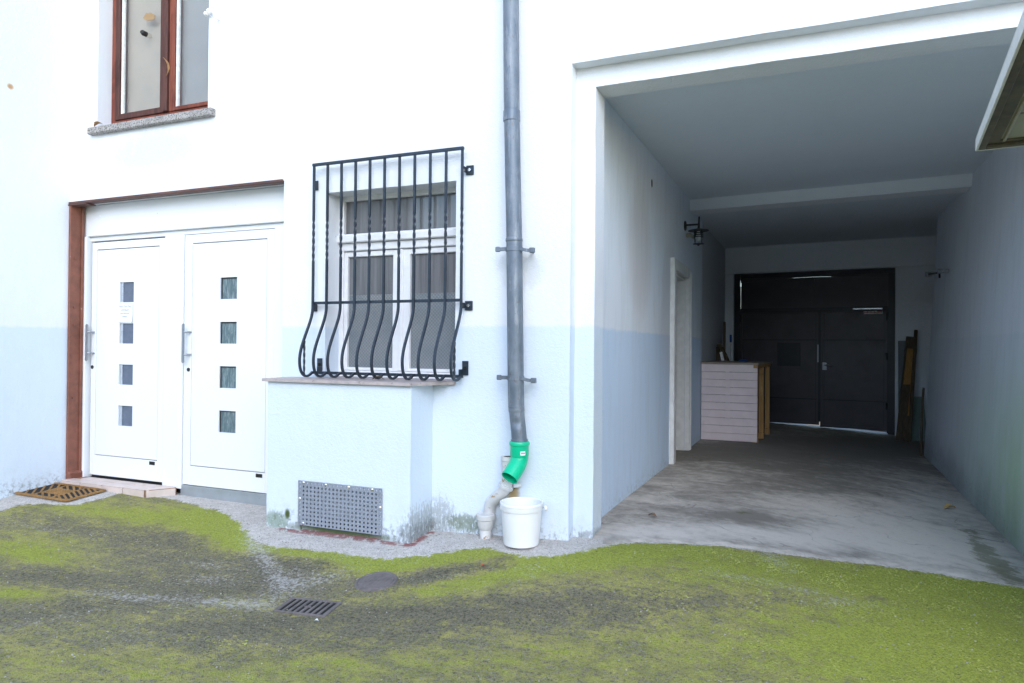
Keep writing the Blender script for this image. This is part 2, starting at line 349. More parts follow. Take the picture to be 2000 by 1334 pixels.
def make_floor():
    E2 = [(x, y) for x, y in EDGE if x > .2]+[(3.3, 1.0)]
    ex = np.array([0.0]+[e[0] for e in E2]); ey = np.array([.12]+[e[1] for e in E2])
    xs = np.arange(-.05, 3.25, .03); vv = np.concatenate([np.linspace(0, .25, 40)**1.0, np.linspace(.26, 1, 90)])
    V = []; tone = []; moss = []
    for i, v in enumerate(vv):
        for x in xs:
            y0 = float(np.interp(x, ex, ey)) + noise.noise(Vector((x*7, 3.1, 0)))*.018 + noise.noise(Vector((x*31, 9, 0)))*.008
            if x < .2: y0 = max(y0, .07)
            y = y0+(8.09-y0)*v
            drop = .0 if i else -.02
            V.append((x, y, G(x, y)+.008+drop+noise.noise(Vector((x*1.6, y*1.6, 0)))*.003))
    V = np.array(V); x = V[:, 0]; y = V[:, 1]
    tone = np.zeros(len(V))
    for (cx, cy, q0, q1, q2, a) in FLOORB:
        dx = x-cx; dy = y-cy; tone += a*.8*np.exp(-.5*np.clip(q0*dx*dx+2*q1*dx*dy+q2*dy*dy, 0, 40))
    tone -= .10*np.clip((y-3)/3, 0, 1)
    moss = .75*np.exp(-(((x-2.55)/.10)**2))*np.clip((2.6-y)/1.4, 0, 1)+.5*np.exp(-((x-2.42-(y-.9)*.09)/.1)**2)*(y < 2.2)
    moss += 1.2*np.exp(-(((x-.945)/.055)**2+((y-1.24)/.05)**2)) + .55*np.exp(-(((x-1.2)/.16)**2+((y-1.12)/.12)**2))
    nx = len(xs); ny = len(vv); idx = np.arange(nx*ny).reshape(ny, nx)
    f = np.stack([idx[:-1, :-1], idx[:-1, 1:], idx[1:, 1:], idx[1:, :-1]], -1).reshape(-1, 4)
    me = bpy.data.meshes.new('passage_floor'); me.from_pydata(V.tolist(), [], f.tolist()); me.update()
    for nm, d in (('tone', tone), ('moss', moss)):
        a = me.attributes.new(nm, 'FLOAT', 'POINT'); a.data.foreach_set('value', d.astype(np.float32))
    for p in me.polygons: p.use_smooth = True
    me.materials.append(floor_material())
    o = bpy.data.objects.new('passage_floor', me); COL.objects.link(o); o['kind'] = 'structure'
make_floor()

def make_street():
    v = [(-14, 8.095, -.026), (16, 8.095, -.026), (16, 20, -.026), (-14, 20, -.026)]
    me = bpy.data.meshes.new('street'); me.from_pydata(v, [], [(0, 1, 2, 3)]); me.update()
    me.materials.append(simple('sun_tinted_street_paving', (.92, .52, .27), .9, sc=6))  # warm sunlight on the street put into an orange paving colour
    o = bpy.data.objects.new('street', me); COL.objects.link(o); o['kind'] = 'structure'
make_street()
# ------------------------------------------------------------------ materials
ST = [(-.90, 0, .02, .19, None, .24, (.16, .17, .15), .5, 60, .60),       # soot in the corner beside the plinth
      (-.372, None, .20, .055, None, .26, (.40, .27, .09), .9, 22, .32),  # rust run under the old pipe
      (-.33, None, .05, .05, None, .12, (.20, .16, .07), .7, 30, .50),
      (-.70, None, .03, .22, None, .09, (.12, .15, .06), .7, 60, .58),
      (-1.52, None, -.05, .55, None, .055, (.075, .11, .03), .95, 24, .42),  # moss under the vent
      (-2.05, None, -.03, .16, None, .10, (.14, .20, .11), .7, 48, .56),
      (-1.95, -.285, .03, .03, None, .045, (.06, .09, .02), 1.0, 22, .40),
      (-4.63, -.513, 3.292, .05, .032, .03, (.55, .33, .16), 1.0, 9, .35),
      (-1.0, None, -.02, .1, None, .14, (.14, .15, .14), .6, 55, .62),
      (.10, None, .0, .12, None, .07, (.20, .20, .19), .6, 60, .60)]
ST.insert(0, (-3.65, None, 2.80, .70, None, .22, (.50, .51, .50), .45, 9, .52)); ST.insert(0, (-.34, None, 1.70, .22, None, .20, (.52, .53, .52), .4, 9, .55))  # first entry: dirt streaks that also stand in for the sill's soft shadow
M = {}
M['plaster'] = plaster('painted_roughcast', stains_and_shade=ST)
M['inner'] = plaster('passage_plaster_cool_tint', up=(.75, .80, .865), low=(.575, .70, .86), grime=.8, coarse=.7, streaks=.22, bumps=.3,  # cool shade of the passage put into its wall colours
    stains_and_shade=[(.07, 1.75, 2.0, None, .55, .7, (.62, .55, .53), .5, 2.5, .42), (.10, 3.0, 1.6, None, .5, .9, (.60, .55, .55), .4, 2.5, .45)])
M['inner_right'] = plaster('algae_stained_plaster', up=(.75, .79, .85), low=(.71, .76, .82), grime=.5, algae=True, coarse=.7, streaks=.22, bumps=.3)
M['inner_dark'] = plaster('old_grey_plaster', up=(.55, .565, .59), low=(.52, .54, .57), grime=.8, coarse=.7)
M['ceiling'] = plaster('ceiling_whitewash_cool_tint', up=(.72, .775, .84), low=(.72, .775, .84), grime=0, coarse=.6, bumps=.25)  # cool passage light put into the whitewash tone
M['beam'] = plaster('beam_whitewash', up=(.80, .83, .87), low=(.80, .83, .87), grime=0, coarse=.6)
M['pvc'] = simple('white_door_plastic', (.80, .815, .835), .32, var=.004, sc=3, rv=0, speck=((.50, .51, .53), 26, .755))
M['pvc_panel'] = simple('white_door_panel', (.80, .815, .835), .28, var=.004, sc=2, rv=0)
M['seam'] = simple('black_rubber_seal', (.02, .022, .026), .6)
M['brown'] = simple('brown_red_painted_steel', (.20, .072, .045), .5, var=.28, sc=14, bump=.25, speck=((.55, .45, .38), 26, .68))
M['brown_dark'] = simple('dark_brown_painted_steel', (.10, .045, .035), .55, var=.35, sc=18, bump=.3)
M['kick'] = simple('grey_sheet_metal', (.42, .46, .49), .42, .6, var=.12, sc=9)
M['steel'] = simple('brushed_steel', (.55, .57, .60), .3, 1.0, var=.1, sc=60)
M['dark_steel'] = simple('dull_dark_steel', (.06, .058, .055), .4, .85, var=.3, sc=30)
M['grille'] = simple('anthracite_forged_iron', (.026, .037, .052), .38, .25, var=.25, sc=40, bump=.12)
M['grate'] = simple('grey_painted_vent_plate', (.27, .295, .345), .5, .1, var=.08, sc=20)
M['satin'] = simple('satin_handle_steel', (.36, .38, .41), .45, .8, var=.1, sc=60)
M['screw'] = simple('bright_screw', (.75, .73, .70), .25, 1.0)
M['green'] = simple('green_sewer_plastic', (.0, .50, .255), .34, var=.06, sc=12, spec=.5)
M['label'] = simple('white_sticker', (.78, .8, .8), .5)
M['ink'] = simple('dark_print', (.05, .06, .09), .6)
M['red_ink'] = simple('red_print', (.45, .10, .07), .6)
M['paper'] = simple('white_paper', (.83, .84, .86), .75, var=.015)
M['print'] = simple('pale_grey_print', (.46, .48, .52), .8)
M['bucket'] = simple('white_bucket_plastic', (.82, .825, .84), .38, var=.03, sc=7, speck=((.55, .55, .54), 34, .74))
M['oldpipe'] = simple('white_painted_cast_iron', (.62, .62, .61), .55, var=.16, sc=10, bump=.35, speck=((.36, .25, .12), 13, .58))
M['rust'] = simple('rusty_inside', (.12, .07, .04), .85, var=.4)
M['iron'] = simple('weathered_cast_iron', (.15, .130, .122), .7, .2, var=.3, sc=45, bump=.3)
M['hole'] = simple('flat_black_hole_shade', (.008, .009, .008), .9)  # flat black for the shade in holes and gaps, also dark bolts
M['coir'] = simple('brown_coir', (.27, .145, .045), .9, var=.4, sc=60, bump=.6)
M['coir_dark'] = simple('dark_coir_edge', (.10, .055, .018), .9, var=.4, sc=60, bump=.6)
M['tile'] = simple('cream_pink_step_tile', (.60, .50, .45), .45, var=.12, sc=10, speck=((.45, .27, .14), 12, .64))
M['grout'] = simple('rusty_grout', (.30, .17, .10), .9, var=.3, sc=30)
M['plank'] = simple('pink_white_painted_board', (.85, .72, .72), .6, var=.06, sc=9, bump=.1, speck=((.22, .17, .16), 22, .70))
def wood(name, a, b, axis=2, sc=1.0):
    t = NT(name); p = t.obj(); s = [9, 9, 9]; s[axis] = .8
    g = t.noise(t.map(p, tuple(q*sc for q in s)), 4, 6, .6, 1.2); k = t.noise(p, 3, 3)
    c = t.mix(t.step(g, .3, .7), a, b); c = t.mix(t.math('MULTIPLY', t.step(k, .62, .7), .5), c, tuple(q*.5 for q in a))
    return t.done(c, .65, 0, t.bump(g, .2, .004), .3)
M['pine'] = wood('raw_pine_post', (.42, .22, .075), (.56, .33, .13))
M['top_wood'] = wood('worn_counter_top', (.30, .23, .18), (.42, .34, .28), 0)
M['plank_orange'] = wood('orange_brown_board', (.30, .145, .035), (.42, .22, .06))
M['plank_dark'] = wood('dark_old_board', (.06, .042, .026), (.115, .08, .045))
M['gate'] = simple('blue_black_painted_steel', (.056, .047, .052), .42, .1, var=.3, sc=4, bump=.08, speck=((.13, .105, .09), 15, .68))
M['gate_dark'] = simple('black_gate_frame_and_shadow', (.018, .018, .022), .45, .1, var=.3, sc=8)
M['brownwood'] = wood('red_brown_window_wood', (.15, .038, .024), (.25, .075, .045))
M['brownwood_dark'] = wood('dark_brown_window_wood', (.065, .026, .022), (.11, .045, .036))
M['whitewood'] = simple('flaking_white_wood', (.76, .76, .77), .55, var=.06, sc=20, bump=.25, speck=((.33, .26, .20), 20, .69))
M['greywhite'] = simple('dirty_white_jamb', (.66, .66, .65), .6, var=.12, sc=12, bump=.2, speck=((.36, .30, .24), 16, .66))
M['sill'] = simple('lichen_concrete_sill', (.36, .34, .33), .9, var=.3, sc=70, bump=.5, speck=((.12, .115, .085), 75, .52))
M['slab'] = simple('grey_pink_stone_slab', (.42, .36, .345), .7, var=.15, sc=24, bump=.25, speck=((.25, .20, .18), 30, .6))
M['leaf'] = simple('dry_leaf', (.42, .24, .11), .8, var=.3, sc=40)
M['porcelain'] = simple('white_porcelain', (.8, .8, .78), .25)
M['beige_metal'] = simple('dirty_beige_sheet', (.40, .38, .29), .5, .0, var=.16, sc=5, speck=((.17, .14, .09), 9, .62))
M['beige_dirty'] = simple('grimy_beige_rim', (.13, .11, .078), .65, .0, var=.45, sc=16, bump=.2)
M['canopy_white'] = simple('white_sheet_edge', (.80, .79, .75), .45, var=.06)
M['plastic_blue'] = simple('blue_handle_cap', (.02, .08, .32), .4)
M['pole_white'] = simple('white_metal_pole', (.62, .64, .66), .35, .2)
M['beige_plastic'] = simple('yellowed_plastic', (.50, .49, .40), .5)
M['reflection_panel'] = simple('beige_reflection_panel', (.45, .375, .315), .8, var=.08, sc=5)  # pane reflections given as flat beige and grey
M['reflection_panel_grey'] = simple('grey_reflection_panel', (.34, .325, .325), .8, var=.06, sc=5)
M['room'] = simple('dim_room_wall', (.30, .29, .28), .8, var=.2, sc=3)
M['tape'] = simple('tan_tape_patch', (.34, .22, .11), .8)
def glass(name, tint=(1, 1, 1), refl=1.0, bumpsc=0):
    t = NT(name); fr = t.n('Fresnel', {'IOR': 1.5})
    gl = t.n('BsdfGlossy', {'Color': (.95, .97, 1), 'Roughness': .015}); tr = t.n('BsdfTransparent', {'Color': tint})
    bf = t.n('NewGeometry').outputs['Backfacing']
    mx = t.n('MixShader', {0: t.math('MULTIPLY', t.math('MULTIPLY', fr.outputs[0], refl), t.math('SUBTRACT', 1.0, bf))})
    t.t.links.new(tr.outputs[0], mx.inputs[1]); t.t.links.new(gl.outputs[0], mx.inputs[2]); t.t.links.new(mx.outputs[0], t.out.inputs[0])
    return t.m
M['glass'] = glass('window_glass', (.93, .95, .95), 1.6)
def patterned():
    t = NT('patterned_glass'); p = t.obj(); q = t.map(p, (1, 1, 1))
    X, Y, Z = t.xyz(q)
    w = t.math('MULTIPLY', t.math('SINE', t.math('MULTIPLY', X, 240.0)), t.math('SINE', t.math('MULTIPLY', Z, 240.0)))
    c = t.mix(t.step(w, -.8, .9), (.17, .18, .185), (.24, .25, .255))
    c = t.mix(t.step(t.noise(p, 4, 4), .3, .7), c, t.mix(.5, c, (.12, .15, .17)))
    return t.done(c, .22, 0, t.bump(w, .25, .004), .5)
M['patterned'] = patterned()
def dusty_reflections():
    t = NT('dusty_glass_with_reflections'); p = t.obj()
    v = t.noise(t.map(p, (16, 1, .7)), 1.6, 4, .6); d = t.noise(p, 45, 5, .75)
    c = t.mix(t.step(v, .38, .62), (.120, .121, .125), (.170, .172, .178))  # vertical stripes paint the grille's reflections; dust specks follow
    c = t.mix(t.math('MULTIPLY', t.step(d, .66, .74), .6), c, (.42, .42, .41))
    return t.done(c, .08, 0, None, .6)
M['dusty_reflections'] = dusty_reflections()
def door_glass(name, a, b, wet):
    t = NT(name); p = t.obj()
    d = t.noise(t.map(p, (14, 14, 2.0)), 5, 6, .7, .6)
    e = t.noise(p, 26, 5, .7)
    c = t.mix(t.step(d, .4, .7), a, b) if wet else t.mix(t.step(e, .3, .7), a, b)
    return t.done(c, .18, 0, None, .5)
M['pane_slate'] = door_glass('slate_tinted_door_glass', (.10, .125, .18), (.125, .15, .205), False)
M['pane_wet'] = door_glass('condensed_door_glass', (.085, .13, .145), (.25, .32, .33), True)
M['pane_edge'] = simple('pale_pane_edge', (.45, .50, .56), .3)
def zinc():
    t = NT('weathered_zinc_pipe'); p = t.pos(); Z = t.xyz(p)[2]
    n1 = t.noise(t.map(p, (1, 1, .18)), 30, 5, .65); n2 = t.noise(p, 7, 5, .6)
    c = t.mix(t.step(n2, .3, .7), (.125, .155, .19), (.195, .225, .26))
    c = t.mix(t.math('MULTIPLY', t.step(n1, .52, .66), .5), c, (.33, .35, .37))
    c = t.mix(t.math('MULTIPLY', t.step(t.noise(t.map(p, (1, 1, .25)), 60, 5, .75), .58, .64), .6), c, (.12, .10, .085))
    return t.done(c, t.step(n2, .3, .7, .42, .58), .35, t.bump(n1, .06, .003), .5)
M['zinc'] = zinc()
M['soil_water'] = simple('still_water', (.55, .58, .60), .05)

# ================================================================== the house
house = thing('house', 'white plastered house with pale blue lower walls, twin white doors and an open carriage passage', 'house', (0, 0, 0))
def part(mb, name, mat, parent=house, **k): return mb.build(name, mat, parent, **k)

# front wall with its openings
fw = MB()
XL, XR = -4.63, 6.0
wall(fw, (XL, 0, 0), (1, 0, 0), XR-XL, -.35, 4.3, (0, 1, 0),
     holes=[(0, -2.257-XL, -.35, 2.435, .42), (-4.30-XL, -3.028-XL, 3.05, 4.3, .30), (-1.866-XL, -.805-XL, .955, 2.312, .34), (0-XL, 2.98-XL, -.35, 2.98, .10)])
wall(fw, (XL, 0, 0), (1, 0, 0), XR-XL, 4.3, 6.2, (0, 1, 0), holes=[(-4.30-XL, -3.028-XL, 4.3, 4.75, .30)], step=.3)
fw.jitter()
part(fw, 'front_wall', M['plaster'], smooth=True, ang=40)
sw = MB(); wall(sw, (XL, -5.5, 0), (0, 1, 0), 5.95, -.35, 4.3, (-1, 0, 0), step=.07); wall(sw, (XL, -5.5, 0), (0, 1, 0), 5.95, 4.3, 6.2, (-1, 0, 0), step=.4)
sw.jitter(); part(sw, 'side_wall', M['plaster'], smooth=True)
# stepped gate surround
gs = MB()
wall(gs, (-.05, .10, 0), (1, 0, 0), 3.35, -.35, 3.06, (0, 1, 0), holes=[(.178, 3.05, -.35, 2.853, .21)])
gs.jitter(.0035, 3.0, .0022, 14.0); part(gs, 'gate_surround', M['plaster'], smooth=True, ang=40)
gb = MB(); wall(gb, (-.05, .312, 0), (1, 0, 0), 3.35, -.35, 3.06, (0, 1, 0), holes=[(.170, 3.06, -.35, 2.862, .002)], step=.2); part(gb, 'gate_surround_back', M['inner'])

# passage: left wall (with side doorway), right wall, ceilings, beam
lw = MB(); LU = Vector((.0185, 1, 0)).normalized()
wall(lw, (.034, .29, 0), LU, 5.0, -.3, 3.15, (-1, 0, 0), holes=[(2.94, 3.88, -.3, 2.03, .32)], step=.08)
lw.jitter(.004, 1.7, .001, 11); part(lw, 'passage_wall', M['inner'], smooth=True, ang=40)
lw2 = MB(); wall(lw2, (.095, 5.26, 0), (.025, 1, 0), 3.1, -.3, 3.0, (-1, 0, 0), step=.12); wall(lw2, (.1275, 5.287, 0), (-1, 0, 0), .3, -.3, 3.1, (0, 1, 0), step=.1)
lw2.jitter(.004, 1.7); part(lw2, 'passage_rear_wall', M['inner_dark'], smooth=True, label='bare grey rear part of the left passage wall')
rw = MB(); zt = Vector((.158, 0, 3.18)).normalized()
wall(rw, (2.746, .2, -.22), (.004, 1, 0), 5.72, -.2, 3.45, (1, 0, 0), step=.08, Z=(.048, 0, 1))
wall(rw, (2.7705, 5.918, -.22), (1, 0, 0), .6, -.2, 3.45, (0, 1, 0), step=.1, Z=(.048, 0, 1))
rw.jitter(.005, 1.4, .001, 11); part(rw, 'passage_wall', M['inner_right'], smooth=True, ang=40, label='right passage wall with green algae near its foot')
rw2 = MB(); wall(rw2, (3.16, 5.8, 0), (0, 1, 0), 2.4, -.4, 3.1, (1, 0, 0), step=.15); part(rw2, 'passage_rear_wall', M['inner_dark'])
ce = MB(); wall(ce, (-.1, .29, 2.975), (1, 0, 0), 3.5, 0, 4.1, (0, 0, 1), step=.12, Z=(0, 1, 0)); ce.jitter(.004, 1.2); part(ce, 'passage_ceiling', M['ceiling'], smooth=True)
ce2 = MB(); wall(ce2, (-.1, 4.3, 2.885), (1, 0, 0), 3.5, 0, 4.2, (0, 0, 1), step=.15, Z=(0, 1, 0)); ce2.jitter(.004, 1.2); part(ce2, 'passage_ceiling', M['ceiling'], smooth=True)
bmx = MB(); rz = Matrix.Translation((0, 4.3, 0)) @ Matrix.Rotation(-.1, 4, 'Z')
bmx.box(-.2, 3.4, -.005, .30, 2.845, 3.12, .012, rz, 2); part(bmx, 'ceiling_beam', M['beam'], smooth=True)
# rear wall of the passage with the old yard gate, on a line turned a little clockwise
RZ = Matrix.Translation((0, 7.97, 0)) @ Matrix.Rotation(math.atan2(-.116, 1), 4, 'Z')
def rbox(mb, s0, s1, d0, d1, z0, z1, bev=0.0): return mb.box(s0, s1, d0, d1, z0, z1, bev, RZ)
bw = MB()
rbox(bw, -.3, 3.4, -.012, .35, 2.452, 3.3, .006); rbox(bw, -.3, .298, 0, .35, -.4, 2.449, .006); rbox(bw, 2.662, 3.4, 0, .35, -.4, 2.449, .006)
part(bw, 'rear_wall', M['beam'], smooth=True)
gate = part(MB().box(0, .01, 0, .01, 0, .01), 'gate', M['gate_dark']) if False else None
gfr = MB()
rbox(gfr, .298, .392, .07, .16, -.1, 2.449); rbox(gfr, .392, .40, .07, .16, -.1, 1.60); rbox(gfr, .392, .3992, .07, .16, 1.62, 2.24); rbox(gfr, 2.57, 2.662, .07, .16, -.1, 2.449); rbox(gfr, .395, 2.57, .07, .16, 2.372, 2.449)
rbox(gfr, .395, 2.57, .06, .15, 1.800, 1.868); rbox(gfr, 2.555, 2.572, .068, .079, -.06, 1.80)
gate = part(gfr, 'gate', M['gate_dark'], label='dark steel yard gate closing the far end of the passage')
gp = MB()
# fixed upper panel with a shallow arched head; a slit of daylight stays above it
arch = [(.405 if i == 0 else .40+2.17*i/24, 2.30+.058*math.sin(math.pi*i/24)) for i in range(25)]
pan = [(.405, 1.86)]+[(2.57, 1.86)]+[(x, z) for x, z in reversed(arch)]
XZ = RZ @ Matrix(((1, 0, 0, 0), (0, 0, 1, .10), (0, 1, 0, 0), (0, 0, 0, 1)))
gp.prism(pan, 0, .02, XZ)
top1 = [(.395, 2.372)]+[(x, z+(.0 if not (1.15 < x < 1.76) else .0035)) for x, z in arch]+[(2.57, 2.372)]
gp.prism(top1, -.01, .03, XZ)
rbox(gp, 1.50, 1.535, .085, .10, 1.87, 2.33); rbox(gp, 1.28, 1.284, .096, .10, 1.87, 2.33)
part(gp, 'upper_panel', M['gate'], gate)
def leaf(s0, s1, nm_hatch):
    l = MB(); z0, z1 = nm_hatch, 1.812
    rbox(l, s0, s1, .10, .115, z0, z1)
    for a, b in ((s0, s0+.035), (s1-.035, s1)): rbox(l, a, b, .08, .10, z0, z1)
    for z in (z0, .41, 1.35, z1-.04): rbox(l, s0+.035, s1-.035, .084, .10, z, z+.035)
    lf = part(l, 'gate_leaf', M['gate'], gate)
    return lf
leaf(.398, 1.612, .008); leaf(1.628, 2.568, -.022)
for s0_, s1_ in ((.398, 1.612), (1.628, 2.568)):  # thin dark strips paint the shadow lines on the leaves
    for z_ in (.405, 1.345):
        rl = MB(); rbox(rl, s0_+.036, s1_-.036, .076, .0835, z_, z_+.016); part(rl, 'rail_shadow_line', M['gate_dark'], gate)
    for s_ in (s0_+.05, s1_-.058):
        rl = MB(); rbox(rl, s_, s_+.008, .0955, .0995, .05, 1.76); part(rl, 'rail_shadow_line', M['gate_dark'], gate)
ag = MB(); rbox(ag, 1.596, 1.634, .072, .082, .06, 1.812); part(ag, 'meeting_bar', M['gate_dark'], gate)
for z_ in (.3, 1.05, 1.65):
    for s_ in (.385, 2.545):
        hg = MB().tube([RZ @ Vector((s_+.01, .062, z_)), RZ @ Vector((s_+.01, .062, z_+.11))], .013, 10); part(hg, 'gate_hinge', M['gate_dark'], gate, smooth=True)
ht = MB(); rbox(ht, .995, 1.325, .083, .10, .945, 1.295, .003)
for a in ((.985, 1.0, .935, 1.305), (1.32, 1.335, .935, 1.305), (1.0, 1.32, .932, .947), (1.0, 1.32, 1.293, 1.308)): rbox(ht, a[0], a[1], .078, .10, a[2], a[3])
rbox(ht, 1.01, 1.12, .072, .083, 1.15, 1.165); part(ht, 'hatch', M['gate_dark'], gate)
lk = MB(); rbox(lk, 1.585, 1.60, .068, .08, 1.0, 1.28); rbox(lk, 1.655, 1.72, .07, .08, .88, 1.0, .003)
lk.tube([RZ @ Vector((1.69, .075, .955)), RZ @ Vector((1.69, .03, .955)), RZ @ Vector((1.80, .028, .955))], .009, 8); lk.tube([RZ @ Vector((1.69, .07, .905)), RZ @ Vector((1.69, .055, .905))], .014, 10)
part(lk, 'gate_handle', M['satin'], gate, smooth=True)
cl = MB(); rbox(cl, 2.088, 2.494, .045, .08, 1.822, 1.846, .004); part(cl, 'door_closer', M['steel'], gate)
st = MB(); rbox(st, 2.237, 2.494, .080, .083, 1.752, 1.806); stk = part(st, 'gate_sticker', M['label'], gate)
dr = MB()
for i in range(13):
    a = 2.247+i*.0185; h = .012+.012*random.random()
    rbox(dr, a, a+.011, .0785, .0800, 1.775-h/2, 1.775+h)
rbox(dr, 2.42, 2.49, .0785, .0800, 1.785, 1.80)
part(dr, 'sticker_print', M['red_ink'], gate)

# doorway in the left passage wall
cs = MB()
LX = lambda y: .034+.0185*(y-.29)
for y0, y1, z0, z1 in ((3.10, 3.235, -.06, 2.14), (4.165, 4.30, -.06, 2.14), (3.235, 4.165, 2.025, 2.14)):
    cs.box(LX(3.7)-.02, LX(3.7)+.035, y0, y1, z0, z1, .006)
cs.box(-.24, LX(3.7)-.02, 4.155, 4.20, -.06, 2.03); cs.box(-.24, LX(3.7)-.02, 3.20, 3.24, -.06, 2.03); cs.box(-.24, LX(3.7)-.02, 3.24, 4.155, 2.0, 2.04)
cs.box(LX(3.7)+.035, LX(3.7)+.045, 4.20, 4.225, -.06, 2.10, .003); cs.box(LX(3.7)+.035, LX(3.7)+.045, 4.255, 4.28, -.06, 2.10, .003)
dw = part(cs, 'passage_doorway', M['greywhite'])
part(MB().box(-.27, -.22, 3.24, 4.155, -.05, 2.0, .004), 'door_leaf', M['greywhite'], dw)

# plinth below the barred window: niche behind the vent, stone slab on top
pl = MB(); PX0, PX1, PY = -2.132, -.968, -.285
wall(pl, (PX0, PY, 0), (1, 0, 0), PX1-PX0, -.3, .945, (0, 1, 0), holes=[(.305, .93, -.028, .245, .20), (.29, .95, -.105, -.030, .025)], step=.035)
wall(pl, (PX1, PY, 0), (0, 1, 0), -PY+.004, -.3, .945, (-1, 0, 0), step=.035); wall(pl, (PX0, PY, 0), (0, 1, 0), -PY+.004, -.3, .945, (1, 0, 0), step=.05)
wall(pl, (PX0+.27, PY+.025, 0), (1, 0, 0), .70, -.3, -.0285, (0, 1, 0), step=.05)
wall(pl, (PX0+.27, PY+.20, 0), (1, 0, 0), .70, -.3, .26, (0, 1, 0), step=.1)
pl.jitter(.004, 4, .0015, 18); plinth = part(pl, 'window_plinth', M['plaster'], smooth=True, ang=45)
sl = MB(); sl.prism([(-2.165, -.312), (-.958, -.318), (-.835, -.034), (-.795, -.03), (-.795, -.004), (-2.165, -.004)], .946, .966)
sl.prism([(-1.864, -.004), (-.807, -.004), (-.807, .165), (-1.864, .165)], .948, .967); part(sl, 'stone_slab', M['slab'], plinth)

# red-brown steel round the doors
bs = MB(); bs.box(-4.629, -4.604, -.012, .108, -.03, 2.425, .003); bs.box(-4.604, -4.590, .085, .108, -.03, 2.425, .002)
bs.box(-4.629, -4.58, -.02, .13, -.02, .075, .02)
for z in (.72, 1.36, 1.52, 1.95): bs.tube([(-4.606, .03, z), (-4.596, .03, z)], .011, 8)
part(bs, 'steel_post', M['brown'], smooth=True)
bl = MB(); bl.box(-4.66, -2.262, -.016, .058, 2.424, 2.447, .004); bl.box(-4.655, -4.40, -.022, .075, 2.412, 2.4235, .003); part(bl, 'steel_lintel', M['brown_dark'], smooth=True)
# white frame, header panel, mullion, grey kick plate
hp = MB(); hp.box(-4.625, -2.21, .125, .30, 2.158, 2.432, .004); hp.box(-4.64, -4.572, .110, .30, .0, 2.157, .004)
for x, z in ((-4.42, 2.33), (-3.72, 2.31), (-2.86, 2.32), (-2.40, 2.34)): hp.tube([(x, .126, z), (x, .121, z)], .008, 8)
hp.box(-4.572, -2.21, .155, .30, 2.118, 2.157, .003); hp.box(-3.645, -3.428, .142, .30, -.005, 2.117, .004); hp.box(-3.62, -3.46, .139, .16, -.0, 2.10, .003)
hp.box(-2.468, -2.21, .142, .30, .03, 2.117, .004)
fr = part(hp, 'door_frame', M['pvc'], smooth=True)
part(MB().box(-4.60, -2.2, .19, .32, -.08, 2.12), 'door_seal', M['seam'])
kp = MB(); kp.box(-3.44, -2.21, .148, .19, -.09, .030, .003)
for x in (-3.2, -2.9, -2.6): kp.tube([(x, .149, -.01), (x, .144, -.01)], .007, 8)
part(kp, 'kick_plate', M['kick'], smooth=True)
def door(x0, x1, z0, z1, px0, px1, pz0, pz1, gx0, gx1, gz, glassmat, hx, strip, lab):
    L = MB(); y = .150; g = .0075
    L.box(x0, px0-g, y, .2, z0, z1, .003); L.box(px1+.003, x1, y, .2, z0, z1, .003)
    L.box(px0-g, px1+.003, y+.0005, .2, z0, pz0-g, .002); L.box(px0-g, px1+.003, y+.0005, .2, pz1+g, z1, .002)
    d = part(L, 'door', M['pvc'], label=lab, smooth=True)
    P = MB()
    h = .0885
    zs = [pz0]+[q for c in gz for q in (c-h, c+h)]+[pz1]
    P.box(px0, gx0, y+.002, .19, pz0, pz1); P.box(gx1, px1, y+.002, .19, pz0, pz1)
    for a, b in zip(zs[0::2], zs[1::2]): P.box(gx0, gx1, y+.002, .19, a, b)
    part(P, 'door_panel', M['pvc_panel'], d)
    for c in gz:
        part(MB().box(gx0, gx1, y+.018, y+.024, c-h, c+h), 'pane', glassmat, d)
        e = MB()
        if strip: e.box(gx0+.012, gx0+.030, y+.010, y+.017, c-h, c+h)
        else: e.box(gx0, gx1, y+.012, y+.017, c+h-.010, c+h); e.box(gx0, gx0+.010, y+.012, y+.017, c-h, c+h-.010)
        part(e, 'pane_edge', M['pane_edge'] if strip else M['seam'], d)
    H = MB(); hx += .020; H.box(hx-.013, hx+.013, y-.060, y-.042, 1.045, 1.372, .006, None, 2)
    for z in (1.115, 1.302): H.tube([(hx+.010, y-.050, z), (hx+.024, y-.040, z), (hx+.028, y+.002, z)], .0085, 10)
    part(H, 'handle', M['satin'], d, smooth=True)
    hx -= .012; K = MB().tube([(hx+.022, y+.001, .99), (hx+.022, y-.006, .99)], .016, 14); part(K, 'lock', M['seam'], d, smooth=True)
    B = MB().box(px1-.085, px1-.02, y-.0025, y+.001, pz0-.045, pz0-.016, .001); part(B, 'badge', M['dark_steel'], d)
GZ = [.571, .931, 1.291, 1.652]
door(-4.545, -3.652, .030, 2.104, -4.478, -3.719, .214, 2.033, -4.190, -4.018, GZ, M['pane_slate'], -4.553, True, 'narrower left door with slate panes and a paper notice')
door(-3.420, -2.474, .036, 2.112, -3.332, -2.552, .200, 2.034, -3.031, -2.853, [z+.006 for z in GZ], M['pane_wet'], -3.394, False, 'right door with wet looking green grey panes')

